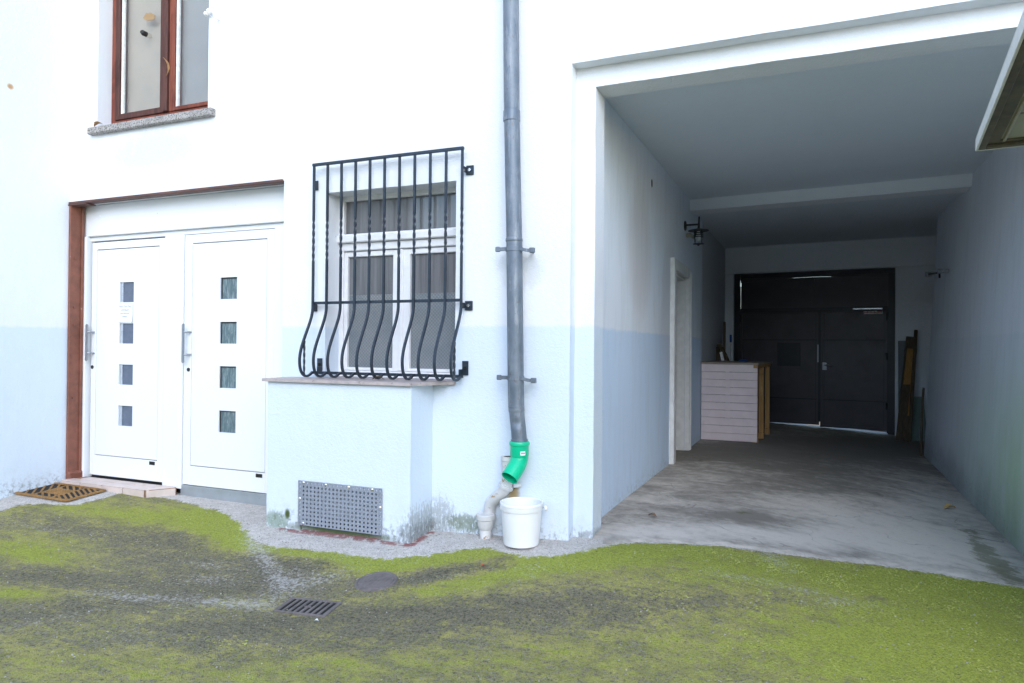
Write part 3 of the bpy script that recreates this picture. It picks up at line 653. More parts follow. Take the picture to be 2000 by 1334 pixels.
# upper window
uw = MB()
for a in ((-4.30, -4.245, .13, .22, 3.06, 4.75), (-4.245, -3.03, .13, .22, 3.06, 3.16)): uw.box(*a, .004)
win = part(uw, 'window', M['brownwood'], smooth=True, label='red brown wooden upper window with flat panels standing in for reflections')
us = MB()
us.box(-4.243, -4.19, .118, .20, 3.162, 4.75, .004); us.box(-4.19, -3.70, .119, .20, 3.162, 3.212, .004); us.box(-3.70, -3.655, .118, .20, 3.162, 4.75, .004)
us.box(-3.655, -3.60, .100, .20, 3.162, 4.75, .006)
part(us, 'sash', M['brownwood_dark'], win, smooth=True)
us = MB(); us.box(-3.598, -3.535, .122, .20, 3.162, 4.75, .004); us.box(-3.535, -3.09, .119, .20, 3.162, 3.195, .004); us.box(-3.09, -3.03, .118, .20, 3.162, 4.75, .004)
part(us, 'sash', M['brownwood'], win, smooth=True)
sp = MB(); sp.box(-4.184, -4.166, .135, .16, 3.213, 4.75); sp.box(-3.530, -3.512, .135, .16, 3.196, 4.75); sp.box(-4.163, -3.70, .150, .16, 3.213, 3.222); sp.box(-3.508, -3.09, .150, .16, 3.196, 3.205); part(sp, 'spacer_strip', M['porcelain'], win)
part(MB().box(-4.163, -3.70, .146, .149, 3.213, 4.75), 'pane', M['glass'], win); part(MB().box(-3.508, -3.09, .146, .149, 3.196, 4.75), 'pane', M['glass'], win)
part(MB().box(-4.22, -3.66, .205, .212, 3.06, 4.75), 'reflection_panel', M['reflection_panel'], win); part(MB().box(-3.60, -3.03, .205, .212, 3.06, 4.75), 'reflection_panel', M['reflection_panel_grey'], win)  # flat panels behind the glass stand in for its reflections
part(MB().box(-4.32, -3.0, .31, .33, 3.0, 4.8), 'room_wall', M['room'], win)
tp = MB().prism([(-3.93, 4.02), (-3.90, 4.055), (-3.84, 4.05), (-3.79, 4.02), (-3.80, 3.985), (-3.85, 3.985), (-3.90, 3.995)], 0, .003, Matrix(((1, 0, 0, 0), (0, 0, 1, .139), (0, 1, 0, 0), (0, 0, 0, 1)))); part(tp, 'tape_patch', M['tape'], win)
kn = MB().tube([(-3.90, .146, 3.875), (-3.90, .115, 3.875), (-3.895, .10, 3.88)], [.022, .022, .018], 12); part(kn, 'knob', M['dark_steel'], win, smooth=True)
si = MB().box(-4.357, -2.945, -.052, .135, 3.003, 3.062, .006); si.jitter(.002, 5, .0015, 30); part(si, 'sill', M['sill'], win)

# lower barred window
lwn = MB()
for a in ((-1.905, -1.832, .16, .24, .968, 2.31), (-.862, -.80, .16, .24, .968, 2.31), (-1.832, -.862, .16, .24, 2.278, 2.32), (-1.832, -.862, .155, .24, 1.905, 1.962), (-1.832, -.862, .165, .24, .968, 1.015)): lwn.box(*a, .005)
lwn.box(-1.91, -.795, .125, .17, 1.964, 2.014, .006); lwn.box(-1.90, -.80, .148, .16, 2.014, 2.03, .003)
lwin = part(lwn, 'window', M['whitewood'], smooth=True, label='old white wooden window with flaking paint behind bars')
ls = MB()
for a in ((-1.832, -1.80, 1.017, 1.90), (-1.405, -1.335, 1.017, 1.90), (-1.325, -1.262, 1.017, 1.90), (-.885, -.864, 1.017, 1.90), (-1.80, -1.405, 1.862, 1.90), (-1.262, -.885, 1.862, 1.90), (-1.80, -1.405, 1.017, 1.04), (-1.262, -.885, 1.017, 1.04)): ls.box(a[0], a[1], .172, .22, a[2], a[3], .004)
ls.box(-1.352, -1.312, .158, .20, 1.017, 1.90, .008)
part(ls, 'sash', M['whitewood'], lwin, smooth=True)
part(MB().box(-1.83, -.864, .190, .193, 2.03, 2.28), 'pane', M['dusty_reflections'], lwin)
for a, b in ((-1.80, -1.405), (-1.262, -.885)):
    part(MB().box(a, b, .196, .199, 1.58, 1.862), 'pane', M['dusty_reflections'], lwin)
    part(MB().box(a, b, .196, .199, 1.04, 1.579), 'pane', M['patterned'], lwin, label='patterned obscure lower pane')
rm = MB(); rm.box(-1.88, -.80, .62, .64, .9, 2.35); rm.box(-1.92, -1.885, .25, .62, .9, 2.35); rm.box(-.80, -.77, .25, .62, .9, 2.35); rm.box(-1.9, -.78, .25, .62, 2.33, 2.35); rm.box(-1.9, -.78, .25, .62, .93, .95)
part(rm, 'room_wall', M['room'], lwin)
hb = MB().box(-1.86, -.83, .24, .246, 2.21, 2.30); part(hb, 'room_lintel', M['beige_plastic'], lwin)

# bodies that close the house off: right wing, rear, roof
cb = MB(); cb.box(3.42, 3.7, -1.75, -.02, -.5, 2.3); part(cb, 'wing_wall', M['plaster'])
rf = MB(); rf.box(-6.5, 6.5, -.25, 8.6, 6.2, 6.35); part(rf, 'roof', M['brown_dark'])
rr = MB(); rr.box(-6.5, -.35, 8.15, 8.3, -.4, 6.2); rr.box(3.2, 6.5, 8.15, 8.3, -.4, 6.2); rr.box(-.35, 3.2, 8.22, 8.32, 2.5, 6.2); rr.box(-4.9, -4.7, .46, 8.1, -.4, 6.2); rr.box(5.8, 6.0, .1, 8.1, -.4, 6.2); part(rr, 'outer_wall', M['beam'])

wh = MB(); wh.lathe([(0, .004), (.022, .003), (.026, 0)], (0, 0, 0), 14, Matrix.Translation((.071, 2.18, 2.706)) @ Matrix.Rotation(R(90), 4, 'Y') @ Matrix.Diagonal((1.5, .9, 1, 1))); part(wh, 'wall_hole_disc', M['hole'])  # flush black disc paints the dark of a small hole

# ================================================================== things
# --- bowed window grille
gr = thing('window_grille', 'dark forged iron window grille with bowed lower bars and twisted uprights', 'window grille', (-1.34, 0, 1.0))
GY = -.062
bow = [(GY, 1.47), (GY-.004, 1.44), (GY-.016, 1.40), (GY-.038, 1.35), (GY-.066, 1.295), (GY-.096, 1.235), (GY-.120, 1.18), (GY-.134, 1.13), (GY-.137, 1.085), (GY-.130, 1.04), (GY-.114, 1.008), (GY-.090, .988), (GY-.062, .980), (GY-.036, .985), (GY-.012, .997), (GY+.004, 1.008)]
def smooth_path(P, n):
    out = []
    for i in range(len(P)-1):
        p0 = P[max(i-1, 0)]; p1 = P[i]; p2 = P[i+1]; p3 = P[min(i+2, len(P)-1)]
        for k in range(n):
            t = k/n
            out.append(tuple(.5*((2*b)+(-a+c)*t+(2*a-5*b+4*c-d)*t*t+(-a+3*b-3*c+d)*t**3) for a, b, c, d in zip(p0, p1, p2, p3)))
    return out+[P[-1]]
bow_s = smooth_path(bow, 4)
xs = [-1.930+i*(1.200/10) for i in range(11)]
for i, x in enumerate(xs):
    zt0 = 2.12-.01*(i % 2); zb0 = 1.80+.01*((i*7) % 3)
    path = [(x, GY, 2.497), (x, GY, zt0+.0)]; tw = [0, 0]
    n = 44; turns = math.pi*3.0
    for k in range(1, n+1): path.append((x, GY, zt0+(zb0-zt0)*k/n)); tw.append(turns*k/n)
    path.append((x, GY, 1.52)); tw.append(turns)
    for (y, z) in bow_s: path.append((x, y, z)); tw.append(turns)
    MB().tube(path, .0105, 4, True, tw, math.pi/4, ref=(1, 0, 0)).build('bar', M['grille'], gr)
for i, (x, y0) in enumerate(((xs[0], GY-.088), (xs[-1], GY-.088))):
    path = []; tw = []
    for k in range(31): path.append((x, y0, 1.232-(1.232-.99)*k/30)); tw.append(math.pi*2.5*k/30)
    MB().tube(path, .0085, 4, True, tw, math.pi/4, ref=(1, 0, 0)).build('short_bar', M['grille'], gr)
MB().box(xs[0]-.011, xs[-1]+.011, GY-.012, GY+.010, 2.497, 2.517, .002).build('top_rail', M['grille'], gr)
MB().box(xs[0]-.004, xs[-1]+.004, GY+.008, GY+.014, 1.497, 1.517, .001).build('middle_rail', M['grille'], gr)
MB().box(xs[0]-.004, xs[-1]+.012, GY+.004, GY+.020, .994, 1.014, .001).build('bottom_rail', M['grille'], gr)
for (bx, bz, w, h, side) in ((-.700, 2.372, .055, .062, 1), (-.700, 1.472, .055, .062, 1), (-.722, 1.058, .045, .095, 1), (-1.957, 2.372, .045, .07, -1), (-1.953, 1.480, .04, .062, -1), (-1.905, 1.062, .045, .09, -1)):
    b = MB(); b.box(bx-w/2, bx+w/2, -.012, -.005, bz-h/2, bz+h/2, .0015)
    ex = bx-side*w/2
    zb = bz if bz > 1.1 else 1.012
    b.box(min(ex, ex+side*.006), max(ex, ex+side*.006), GY, -.010, zb-.018 if bz > 1.1 else .996, zb+.018 if bz > 1.1 else 1.05)
    br = b.build('bracket', M['grille'], gr)
    MB().tube([(bx, -.012, bz), (bx, -.022, bz)], .0115, 6).build('bolt', M['screw'] if bz > 1.1 else M['hole'], br)

# --- perforated vent plate
vg = thing('vent_plate', 'grey perforated metal vent plate screwed over the niche in the plinth', 'vent plate', (-1.51, -.285, .0))
def perforated(x0, x1, z0, z1, nx, nz, y, th, hole, slopes):
    mb = MB()
    px = (x1-x0)/nx; pz = (z1-z0)/nz
    def edges(a, n, p): 
        out = [a]
        for i in range(n): out += [a+p*(i+.5)-hole/2, a+p*(i+.5)+hole/2]
        return out+[a+p*n]
    ex = edges(x0, nx, px); ez = edges(z0, nz, pz)
    W = len(ex)
    sk = lambda x, z: (x, y, z+slopes*(x-x0))
    vs = [sk(x, z) for z in ez for x in ex]; vs += [(a, b+th, c) for a, b, c in vs]
    N = W*len(ez); fs = []
    solid = lambda i, j: 0 <= i < W-1 and 0 <= j < len(ez)-1 and not (i % 2 == 1 and j % 2 == 1)
    for j in range(len(ez)-1):
        for i in range(W-1):
            a = j*W+i; q = (a, a+1, a+W+1, a+W)
            if solid(i, j): fs += [q, tuple(k+N for k in reversed(q))]
            for di, dj, e in ((-1, 0, (a+W, a)), (1, 0, (a+1, a+W+1)), (0, -1, (a, a+1)), (0, 1, (a+W+1, a+W))):
                if solid(i, j) and not solid(i+di, j+dj): fs.append((e[0], e[1], e[1]+N, e[0]+N))
    mb.add(vs, fs); return mb
vp = perforated(-1.850, -1.172, -.030, .274, 22, 11, -.2965, .003, .0128, .0).build('plate', M['grate'], vg)
pxw = .678/22; pzw = .304/11
for i, j in ((1, 10), (7, 10), (13, 10), (19, 10), (0, 6), (21, 6), (1, 0)):
    cx = -1.850+pxw*(i+.5); cz = -.030+pzw*(j+.5)
    MB().lathe([(.0, .007), (.006, .0062), (.0105, .003), (.0115, 0)], (0, 0, 0), 14, Matrix.Translation((cx, -.297, cz)) @ Matrix.Rotation(R(90), 4, 'X')).build('screw', M['screw'], vg, smooth=True)
    MB().tube([(cx, -.297, cz), (cx, -.294, cz)], .0112, 12).build('washer', M['steel'], vg)

# --- zinc downpipe with the green bend
dp = thing('downpipe', 'dented zinc downpipe fixed to the wall, ending in a green plastic bend', 'downpipe', (-.34, -.1, .4))
r = .0505
path = [(-.425, -.102, 6.1), (-.376, -.1, 3.4), (-.3645, -.1, 2.70)]
MB().tube(path, r, 28).build('pipe', M['zinc'], dp, smooth=True)
MB().tube([(-.3645, -.1, 2.70), (-.353, -.1, 2.30), (-.340, -.1, 1.875)], r-.0006, 28).build('pipe', M['zinc'], dp, smooth=True)
low = MB()
pp = [(-.340, -.1, 1.875), (-.331, -.1, 1.45), (-.322, -.1, 1.0), (-.318, -.1, .86), (-.314, -.1, .80), (-.307, -.102, .74), (-.299, -.104, .68), (-.293, -.105, .625), (-.291, -.105, .595)]
pp = smooth_path(pp, 6)
low.tube(pp, [r+.0005-(.003 if z < .80 else 0) for _, _, z in pp], 36)
def dent(v):
    x, y, z = v
    d = math.exp(-(((x+.300)/.034)**2+((z-.728)/.024)**2)) if y < -.11 else 0
    d2 = math.exp(-(((x+.330)/.02)**2+((z-.87)/.03)**2)) if y < -.11 else 0
    return (x, y+.010*d+.004*d2, z)
low.v = [dent(v) for v in low.v]
low.build('pipe', M['zinc'], dp, smooth=True)
MB().lathe([(r, 0), (r+.0035, .004), (r+.0035, .066), (r+.0015, .072), (r-.002, .072)], (-.3645, -.1, 2.625), 28).build('collar', M['zinc'], dp, smooth=True)
MB().lathe([(r, 0), (r+.003, .004), (r+.0045, .012), (r+.003, .020), (r, .028)], (-.3405, -.1, 1.862), 28).build('collar', M['zinc'], dp, smooth=True)
MB().lathe([(r-.002, 0), (r+.0025, .003), (r+.0025, .03), (r-.001, .034)], (-.292, -.105, .592), 28).build('collar', M['zinc'], dp, smooth=True)
MB().lathe([(r, 0), (r+.0015, .002), (r+.0015, .005), (r, .007)], (-.3165, -.1, .822), 28).build('collar', M['zinc'], dp, smooth=True)
for z, cx in ((1.818, -.339), (1.008, -.3225)):
    b = MB()
    b.lathe([(r+.001, -.016), (r+.004, -.015), (r+.004, .012), (r+.001, .013)], (cx, -.1, z), 28)
    b.box(cx-.110, cx-.048, -.128, -.118, z-.012, z+.012, .002); b.tube([(cx-.10, -.128, z), (cx-.10, -.095, z)], .008, 8)
    b.box(cx-.118, cx-.088, -.134, -.112, z-.016, z+.016, .004)
    wing = smooth_path([(cx+.047, -.118, z-.002), (cx+.075, -.117, z-.010), (cx+.10, -.112, z-.014), (cx+.125, -.105, z-.012)], 4)
    b.tube(wing, .014, 4, True, None, math.pi/4, ref=(0, 0, 1)); b.box(cx+.108, cx+.140, -.125, -.095, z-.030, z+.002, .004)
    b.tube([(cx+.09, -.1, z-.012), (cx+.09, .02, z-.012)], .007, 8)
    b.build('pipe_clamp', M['zinc'], dp, smooth=True)
el = MB()
cx, cy = -.291, -.105
el.lathe([(.050, .066), (.060, .066), (.0635, .062), (.0645, .054), (.0635, .044), (.0595, .040), (.0585, .036), (.0585, -.022), (.056, -.030)], (cx, cy, .545), 36)
arc = []
ax = Vector((-.62, -.55, -.56)).normalized()
pts = smooth_path([Vector((cx, cy, .520)), Vector((cx, cy, .492)), Vector((cx-.008, cy-.006, .470)), Vector((cx-.024, cy-.018, .452)), Vector((cx-.024, cy-.018, .452))+ax*.075], 6) if False else None
P = [Vector((cx, cy, .530)), Vector((cx, cy, .506)), Vector((cx-.002, cy-.006, .488)), Vector((cx-.005, cy-.020, .468)), Vector((cx-.009, cy-.037, .449))]
P.append(P[-1]+Vector((-.020, -.052, -.056)))
P = [tuple(p) for p in P]
Ps = [Vector(p) for p in smooth_path(P, 5)]
el.tube(Ps, [.0555]*len(Ps), 36, caps=False)
d = (Ps[-1]-Ps[-2]).normalized()
el.tube([Ps[-1], Ps[-1]-d*.002, Ps[-1]-d*.075], [.0555, .0515, .0515], 36, caps=False)
elbow = el.build('plastic_bend', M['green'], dp, smooth=True)
MB().tube([Ps[-1]-d*.052, Ps[-1]-d*.055], .0513, 24).build('bend_shade_disc', M['hole'], elbow)  # black disc paints the shade inside the bend
def curved_label(a0, a1, rad, z0, z1, n=6):
    vs = []; fs = []
    for k in range(n+1):
        a = a0+(a1-a0)*k/n
        for z in (z0, z1): vs.append((cx+rad*math.cos(a), cy+rad*math.sin(a), z))
    for k in range(n): fs.append((2*k, 2*k+2, 2*k+3, 2*k+1))
    return MB().add(vs, fs)
curved_label(R(-62), R(-30), .0592, .531, .556).build('label', M['label'], elbow)
tx = MB()
for k in range(5):
    a = R(-57+k*5); tx.v += []; q = curved_label(a, a+R(3), .0596, .538+.003*(k % 2), .549, 1); tx.add(q.v, q.f)
tx.build('label_print', M['ink'], elbow)

# --- the old cast pipe stubs by the wall
op = thing('old_drainpipe', 'white painted cast iron pipe stub bending into the wall behind the green bend', 'old pipe', (-.44, 0, .1))
hx, hy = -.388, -.052
MB().lathe([(.030, .500), (.040, .504), (.047, .503), (.047, .478), (.042, .472), (.042, .440), (.036, .424), (.033, .405)], (hx, hy, 0), 26).build('hub', M['oldpipe'], op, smooth=True)
MB().lathe([(.0, .468), (.034, .470), (.036, .501)], (hx, hy, 0), 20).build('hub_inside', M['rust'], op, smooth=True)
P = [Vector(p) for p in smooth_path([(hx, hy, .43), (hx-.002, hy, .37), (hx-.010, hy, .320), (hx-.040, hy+.002, .272), (hx-.085, hy+.010, .232), (hx-.125, hy+.020, .192), (hx-.142, hy+.030, .14), (hx-.146, hy+.034, .06)], 5)]
MB().tube(P, .0385, 24).build('pipe', M['oldpipe'], op, smooth=True)
k = 11; t = (P[k+1]-P[k-1]).normalized()
MB().tube([P[k]-t*.016, P[k]-t*.010, P[k]+t*.010, P[k]+t*.016], [.038, .049, .049, .038], 26).build('collar', M['oldpipe'], op, smooth=True)
wd = MB().tube([(hx+.075, -.025, .318), (hx+.035, -.050, .318)], .014, 8); wd.build('wall_hook', M['oldpipe'], op, smooth=True)
ss = MB().lathe([(.0, .118), (.035, .122), (.058, .124), (.063, .118), (.063, .092), (.055, .086), (.053, .050), (.044, .030), (.038, .022), (.040, .010), (.036, -.03), (.0, -.03)], (-.538, -.062, 0), 28)
ss.build('pipe_socket', M['oldpipe'], None, (-.538, -.062, -.03), smooth=True, label='short white painted pipe socket standing on the ground left of the bucket', cat='pipe socket')

# --- bucket under the pipe
bz = G(-.235, -.15)+.004
bk = thing('bucket', 'white plastic bucket of water standing under the green pipe bend', 'bucket', (-.256, -.150, bz))
MB().lathe([(0, .002), (.098, .0), (.107, .004), (.110, .012), (.124, .212), (.125, .258), (.1215, .258), (.1205, .21), (.107, .014), (0, .012)], (-.256, -.150, bz), 48).build('body', M['bucket'], bk, smooth=True)
MB().lathe([(.1235, .214), (.1295, .215), (.1305, .218), (.1315, .244), (.1345, .246), (.135, .258), (.133, .262), (.124, .262), (.1225, .256), (.1235, .245)], (-.256, -.150, bz), 48).build('rim', M['bucket'], bk, smooth=True)
for a in (R(200), R(20)):
    e = MB(); c = Vector((-.243+  .131*math.cos(a), -.150+  .131*math.sin(a), bz+.224))
    e.tube([c, c+Vector((math.cos(a), math.sin(a), 0))*.014], [.017, .014], 14); e.build('handle_lug', M['bucket'], bk, smooth=True)
hp_ = []
for k in range(25):
    a = math.pi*k/24; rr_ = .140
    l = Vector((math.cos(R(20))*math.cos(a)*rr_, math.sin(R(20))*math.cos(a)*rr_, 0)); s_ = Vector((math.sin(R(20)), -math.cos(R(20)), 0))*(-math.sin(a)*.140)
    hp_.append(Vector((-.256, -.150, bz+.224))+l+s_+Vector((0, 0, -.012*math.sin(a))))
MB().tube(hp_, .0028, 6).build('wire_handle', M['steel'], bk, smooth=True)
MB().lathe([(0, .165), (.1175, .165)], (-.256, -.150, bz), 40).build('water', M['soil_water'], bk)

# --- tiled doorstep
stp = thing('doorstep', 'low tiled doorstep with cream tiles and rusty joints before the left door', 'doorstep', (-4.05, .02, -.06))
zt_ = .012
poly = [(-4.617, -.063), (-3.578, -.060), (-3.452, .118), (-3.49, .136), (-4.617, .136)]
MB().prism([(x, y+(.006 if y < 0 else 0)) for x, y in poly], -.12, zt_-.004).build('base', M['grout'], stp)
tl = MB()
colx = [-4.614, -4.365, -4.105, -3.845, -3.60]
for i in range(4):
    a, b = colx[i]+.004, colx[i+1]-.004
    tl.box(a, b, -.066, .034, zt_-.008, zt_, .003); tl.box(a, b, -.070, -.060, -.052, zt_-.009, .002)
    tl.box(a+.1 if i == 0 else a+.0, b, .042, .132, zt_-.008, zt_, .003)
tl.prism([(-3.594, -.058), (-3.582, -.060), (-3.460, .112), (-3.50, .130), (-3.594, .130)], zt_-.008, zt_)
ang = math.atan2(.178, .126); Mx = Matrix.Translation((-3.580, -.064, 0)) @ Matrix.Rotation(ang, 4, 'Z')
tl.box(.002, .216, -.006, .004, -.055, zt_-.009, .002, Mx)
tl.build('tile', M['tile'], stp, kind='stuff') if False else tl.build('tiles', M['tile'], stp)

# --- coir doormat
mc = Vector((-4.345, -.262, 0)); MU = Vector((.985, .008, -.012)).normalized(); MV = Vector((.005, 1, .068)).normalized(); MN = MU.cross(MV).normalized()
MM = Matrix.Identity(4)
for i, c in enumerate((MU, MV, MN)):
    for j in range(3): MM[j][i] = c[j]
MM.translation = Vector((mc.x, mc.y, G(-4.345, -.262)+.006))
mt = thing('doormat', 'brown coir doormat with an open herringbone grid lying by the doorstep', 'doormat', tuple(MM.translation))
W, Hh = .345, .176
def rrect(w, h, rd, n=5):
    out = []
    for (sx, sy, a0) in ((1, 1, 0), (-1, 1, 90), (-1, -1, 180), (1, -1, 270)):
        for k in range(n+1):
            a = R(a0+90*k/n); out.append((sx*(w-rd)+rd*math.cos(a), sy*(h-rd)+rd*math.sin(a)))
    return out
rim = MB(); loop = rrect(W, Hh, .03); loop2 = rrect(W-.022, Hh-.022, .02)
n = len(loop); vs = [(x, y, 0) for x, y in loop]+[(x*.995, y*.99, .010) for x, y in loop]+[(x, y, .013) for x, y in loop2]+[(x, y, 0) for x, y in loop2]
fs = []
for k_ in range(n):
    k2 = (k_+1) % n
    for a in range(3): fs.append((a*n+k_, a*n+k2, (a+1)*n+k2, (a+1)*n+k_))
    fs.append((3*n+k_, 3*n+k2, k2, k_))
rim.add(vs, fs, MM).build('rim', M['coir'], mt, smooth=True)
rb = MB()
def ribbar(x0, y0, x1, y1, w=.0085, z=.006):
    dx, dy = x1-x0, y1-y0; L = math.hypot(dx, dy)
    rb.box(0, L, -w, w, .001, z, .002, MM @ Matrix.Translation((x0, y0, 0)) @ Matrix.Rotation(math.atan2(dy, dx), 4, 'Z'))
cw, chh = .115, .062
ix, iy = W-.020, Hh-.020
def clip_rib(c, s, xa, xb, ya, yb):
    # line x = c + s*y inside the rectangle
    pts_ = []
    for y in np.linspace(ya, yb, 121):
        x = c+s*y
        if xa <= x <= xb: pts_.append((x, y))
    if len(pts_) > 3: ribbar(pts_[0][0], pts_[0][1], pts_[-1][0], pts_[-1][1])
for c in np.arange(-.9, .9, .078):
    clip_rib(c, -1.1, -ix, -cw, -iy, iy); clip_rib(c, -1.9, cw, ix, -iy, iy)
    clip_rib(c, -1.5, -cw, cw, chh, iy); clip_rib(c, -1.5, -cw, cw, -iy, -chh)
for k_ in range(7): ribbar(-cw, -chh+k_*chh/3, cw, -chh+k_*chh/3, .006, .0055)
for k_ in range(9): ribbar(-cw+k_*cw/4, -chh, -cw+k_*cw/4, chh, .005, .0065)
ribbar(-cw, -iy, -cw, iy, .009); ribbar(cw, -iy, cw, iy, .009)
MB().prism(rrect(W-.02, Hh-.02, .02), .0005, .002, MM).build('gap_shade_sheet', M['hole'], mt)  # black sheet added to make the gaps of the grid look shaded
rb.build('grid', M['coir'], mt, smooth=True)

# --- drain grating and round cover in the yard
def surf(px, py, a):
    z = G(px, py); e = .1
    nx_ = (G(px+e, py)-G(px-e, py))/(2*e); ny_ = (G(px, py+e)-G(px, py-e))/(2*e)
    Z = Vector((-nx_, -ny_, 1)).normalized(); X_ = Vector((math.cos(a), math.sin(a), 0)); X_ = (X_-Z*X_.dot(Z)).normalized(); Y_ = Z.cross(X_)
    T = Matrix.Identity(4)
    for i, c in enumerate((X_, Y_, Z)):
        for j in range(3): T[j][i] = c[j]
    T.translation = Vector((px, py, z)); return T
T = surf(-1.032, -1.195, R(7.6))
dg = thing('drain_grating', 'rectangular cast iron drain grating with eight slots in the mossy yard', 'drain grating', tuple(T.translation))
g = MB(); a, b = .150, .093
for (x0, x1, y0, y1) in ((-a, a, -b, -b+.016), (-a, a, b-.016, b), (-a, -a+.016, -b+.016, b-.016), (a-.016, a, -b+.016, b-.016)): g.box(x0, x1, y0, y1, -.002, .011, .003, T)
g.build('frame', M['iron'], dg, smooth=True)
g = MB(); p_ = 2*(a-.016)/8
for k_ in range(9):
    xc = -a+.016+p_*k_; g.box(xc-.0075, xc+.0075, -b+.014, b-.014, -.001, .010, .0025, T)
g.box(-.02, .02, -.006, .006, .001, .0105, .003, T); g.build('bars', M['iron'], dg, smooth=True)
MB().box(-a+.01, a-.01, -b+.01, b-.01, .0015, .0045, 0, T).build('shaft_shade_plate', M['hole'], dg)  # thin black plate paints the dark of the shaft between the bars
T = surf(-.868, -.812, 0)
c_ = MB(); c_.lathe([(0, .006), (.098, .006), (.101, .003), (.104, .003), (.107, .0065), (.116, .0065), (.121, .002), (.123, -.01)], (0, 0, 0), 44, T)
for k_ in range(6): c_.box(-.06+k_*.022, -.052+k_*.022, -.05, .05, .0055, .0075, .0006, T)
c_.build('manhole_cover', M['iron'], None, tuple(T.translation), smooth=True, label='small round iron cover in the yard near the plinth', cat='manhole cover')

# --- paper notice on the left door
nt = thing('paper_notice', 'white paper notice taped between the two upper panes of the left door', 'notice', (-4.105, .148, 1.39))
vs = []; fs = []
for j in range(7):
    for i in range(7):
        u, v = i/6, j/6
        x = -4.205+.185*u; z = 1.388+.168*v
        curl = .010*max(0, (u-.75)/.25)**2*max(0, (.4-v)/.4)+.002*math.sin(u*5+v*3)
        vs.append((x-.002*v, .1465-curl, z))
for j in range(6):
    for i in range(6): fs.append((j*7+i, j*7+i+1, (j+1)*7+i+1, (j+1)*7+i))
m_ = MB().add(vs, fs); m_.add([(x, y+.0015, z) for x, y, z in vs], fs); m_.build('sheet', M['paper'], nt, smooth=True)
def text_mesh(name, body, size, loc, rot, mat, parent, align='CENTER'):
    cu = bpy.data.curves.new(name, 'FONT'); cu.body = body; cu.size = size; cu.align_x = align; cu.extrude = .0002; cu.space_line = 1.25
    to = bpy.data.objects.new(name+'_tmp', cu); COL.objects.link(to)
    to.location = loc; to.rotation_euler = rot
    dg_ = bpy.context.evaluated_depsgraph_get(); dg_.update()
    me = bpy.data.meshes.new_from_object(to.evaluated_get(dg_)); me.transform(Matrix.Translation(Vector(loc)) @ to.rotation_euler.to_matrix().to_4x4())
    bpy.data.objects.remove(to); rt = parent
    while rt.parent: rt = rt.parent
    me.transform(Matrix.Translation(-Vector(rt.location))); me.materials.clear(); me.materials.append(mat)
    o = bpy.data.objects.new(name, me); COL.objects.link(o); o.parent = parent; return o
text_mesh('lettering', 'Bitte Türe Tag\nund Nacht\ngeschlossen\nhalten!', .0235, (-4.115, .1438, 1.520), (R(90), 0, 0), M['print'], nt)

# --- wall lamp in the passage
lamp = thing('wall_lamp', 'brushed steel wall lantern with a glass cylinder on the left passage wall', 'wall lamp', (.10, 3.93, 2.45))
lx, ly = .098, 3.93
X90 = Matrix.Rotation(R(90), 4, 'Y')
MB().lathe([(0, .022), (.046, .022), (.056, .016), (.057, 0)], (0, 0, 0), 28, Matrix.Translation((lx, ly, 2.605)) @ X90).build('mount', M['dark_steel'], lamp, smooth=True)
MB().tube([(lx+.01, ly, 2.612), (lx+.165, ly, 2.612)], .011, 10).build('arm', M['dark_steel'], lamp, smooth=True)
MB().tube([(lx+.165, ly, 2.70), (lx+.158, ly, 2.535)], [.009, .014], 12).build('stem', M['dark_steel'], lamp, smooth=True)
qx = lx+.158
MB().lathe([(.0, .018), (.035, .014), (.115, -.006), (.116, -.010), (.035, -.004), (0, -.004)], (qx, ly, 2.548), 36).build('shade', M['dark_steel'], lamp, smooth=True)
cg = MB()
for k_ in range(3): cg.lathe([(.052, 0), (.055, .003), (.055, .007), (.052, .010)], (qx, ly, 2.508-.022*k_), 28)
for k_ in range(4):
    a = R(45+90*k_); cg.tube([(qx+.053*math.cos(a), ly+.053*math.sin(a), 2.545), (qx+.053*math.cos(a), ly+.053*math.sin(a), 2.395)], .003, 6)
cg.lathe([(0, -.022), (.012, -.018), (.014, -.008), (.06, -.004), (.062, .002), (.0, .004)], (qx, ly, 2.390), 28)
cg.build('cage', M['dark_steel'], lamp, smooth=True)
MB().lathe([(.048, 0), (.048, .15)], (qx, ly, 2.393), 28).build('glass_cylinder', M['glass'], lamp, smooth=True)
MB().lathe([(0, -.085), (.022, -.078), (.034, -.055), (.034, -.035), (.018, .0), (.016, .03), (0, .03)], (qx, ly, 2.505), 20).build('bulb', M['label'], lamp, smooth=True)
sn = MB(); sn.box(lx-.0, lx+.075, ly-.02+.09, ly+.03+.09, 2.485, 2.535, .012, None, 2); sn.tube([(lx+.07, ly+.09, 2.50), (lx+.115, ly+.085, 2.475)], [.022, .026], 12)
sn.build('motion_sensor', M['beige_plastic'], None, (lx, ly+.09, 2.485), smooth=True, label='small yellowed motion sensor on the wall under the lantern', cat='sensor')

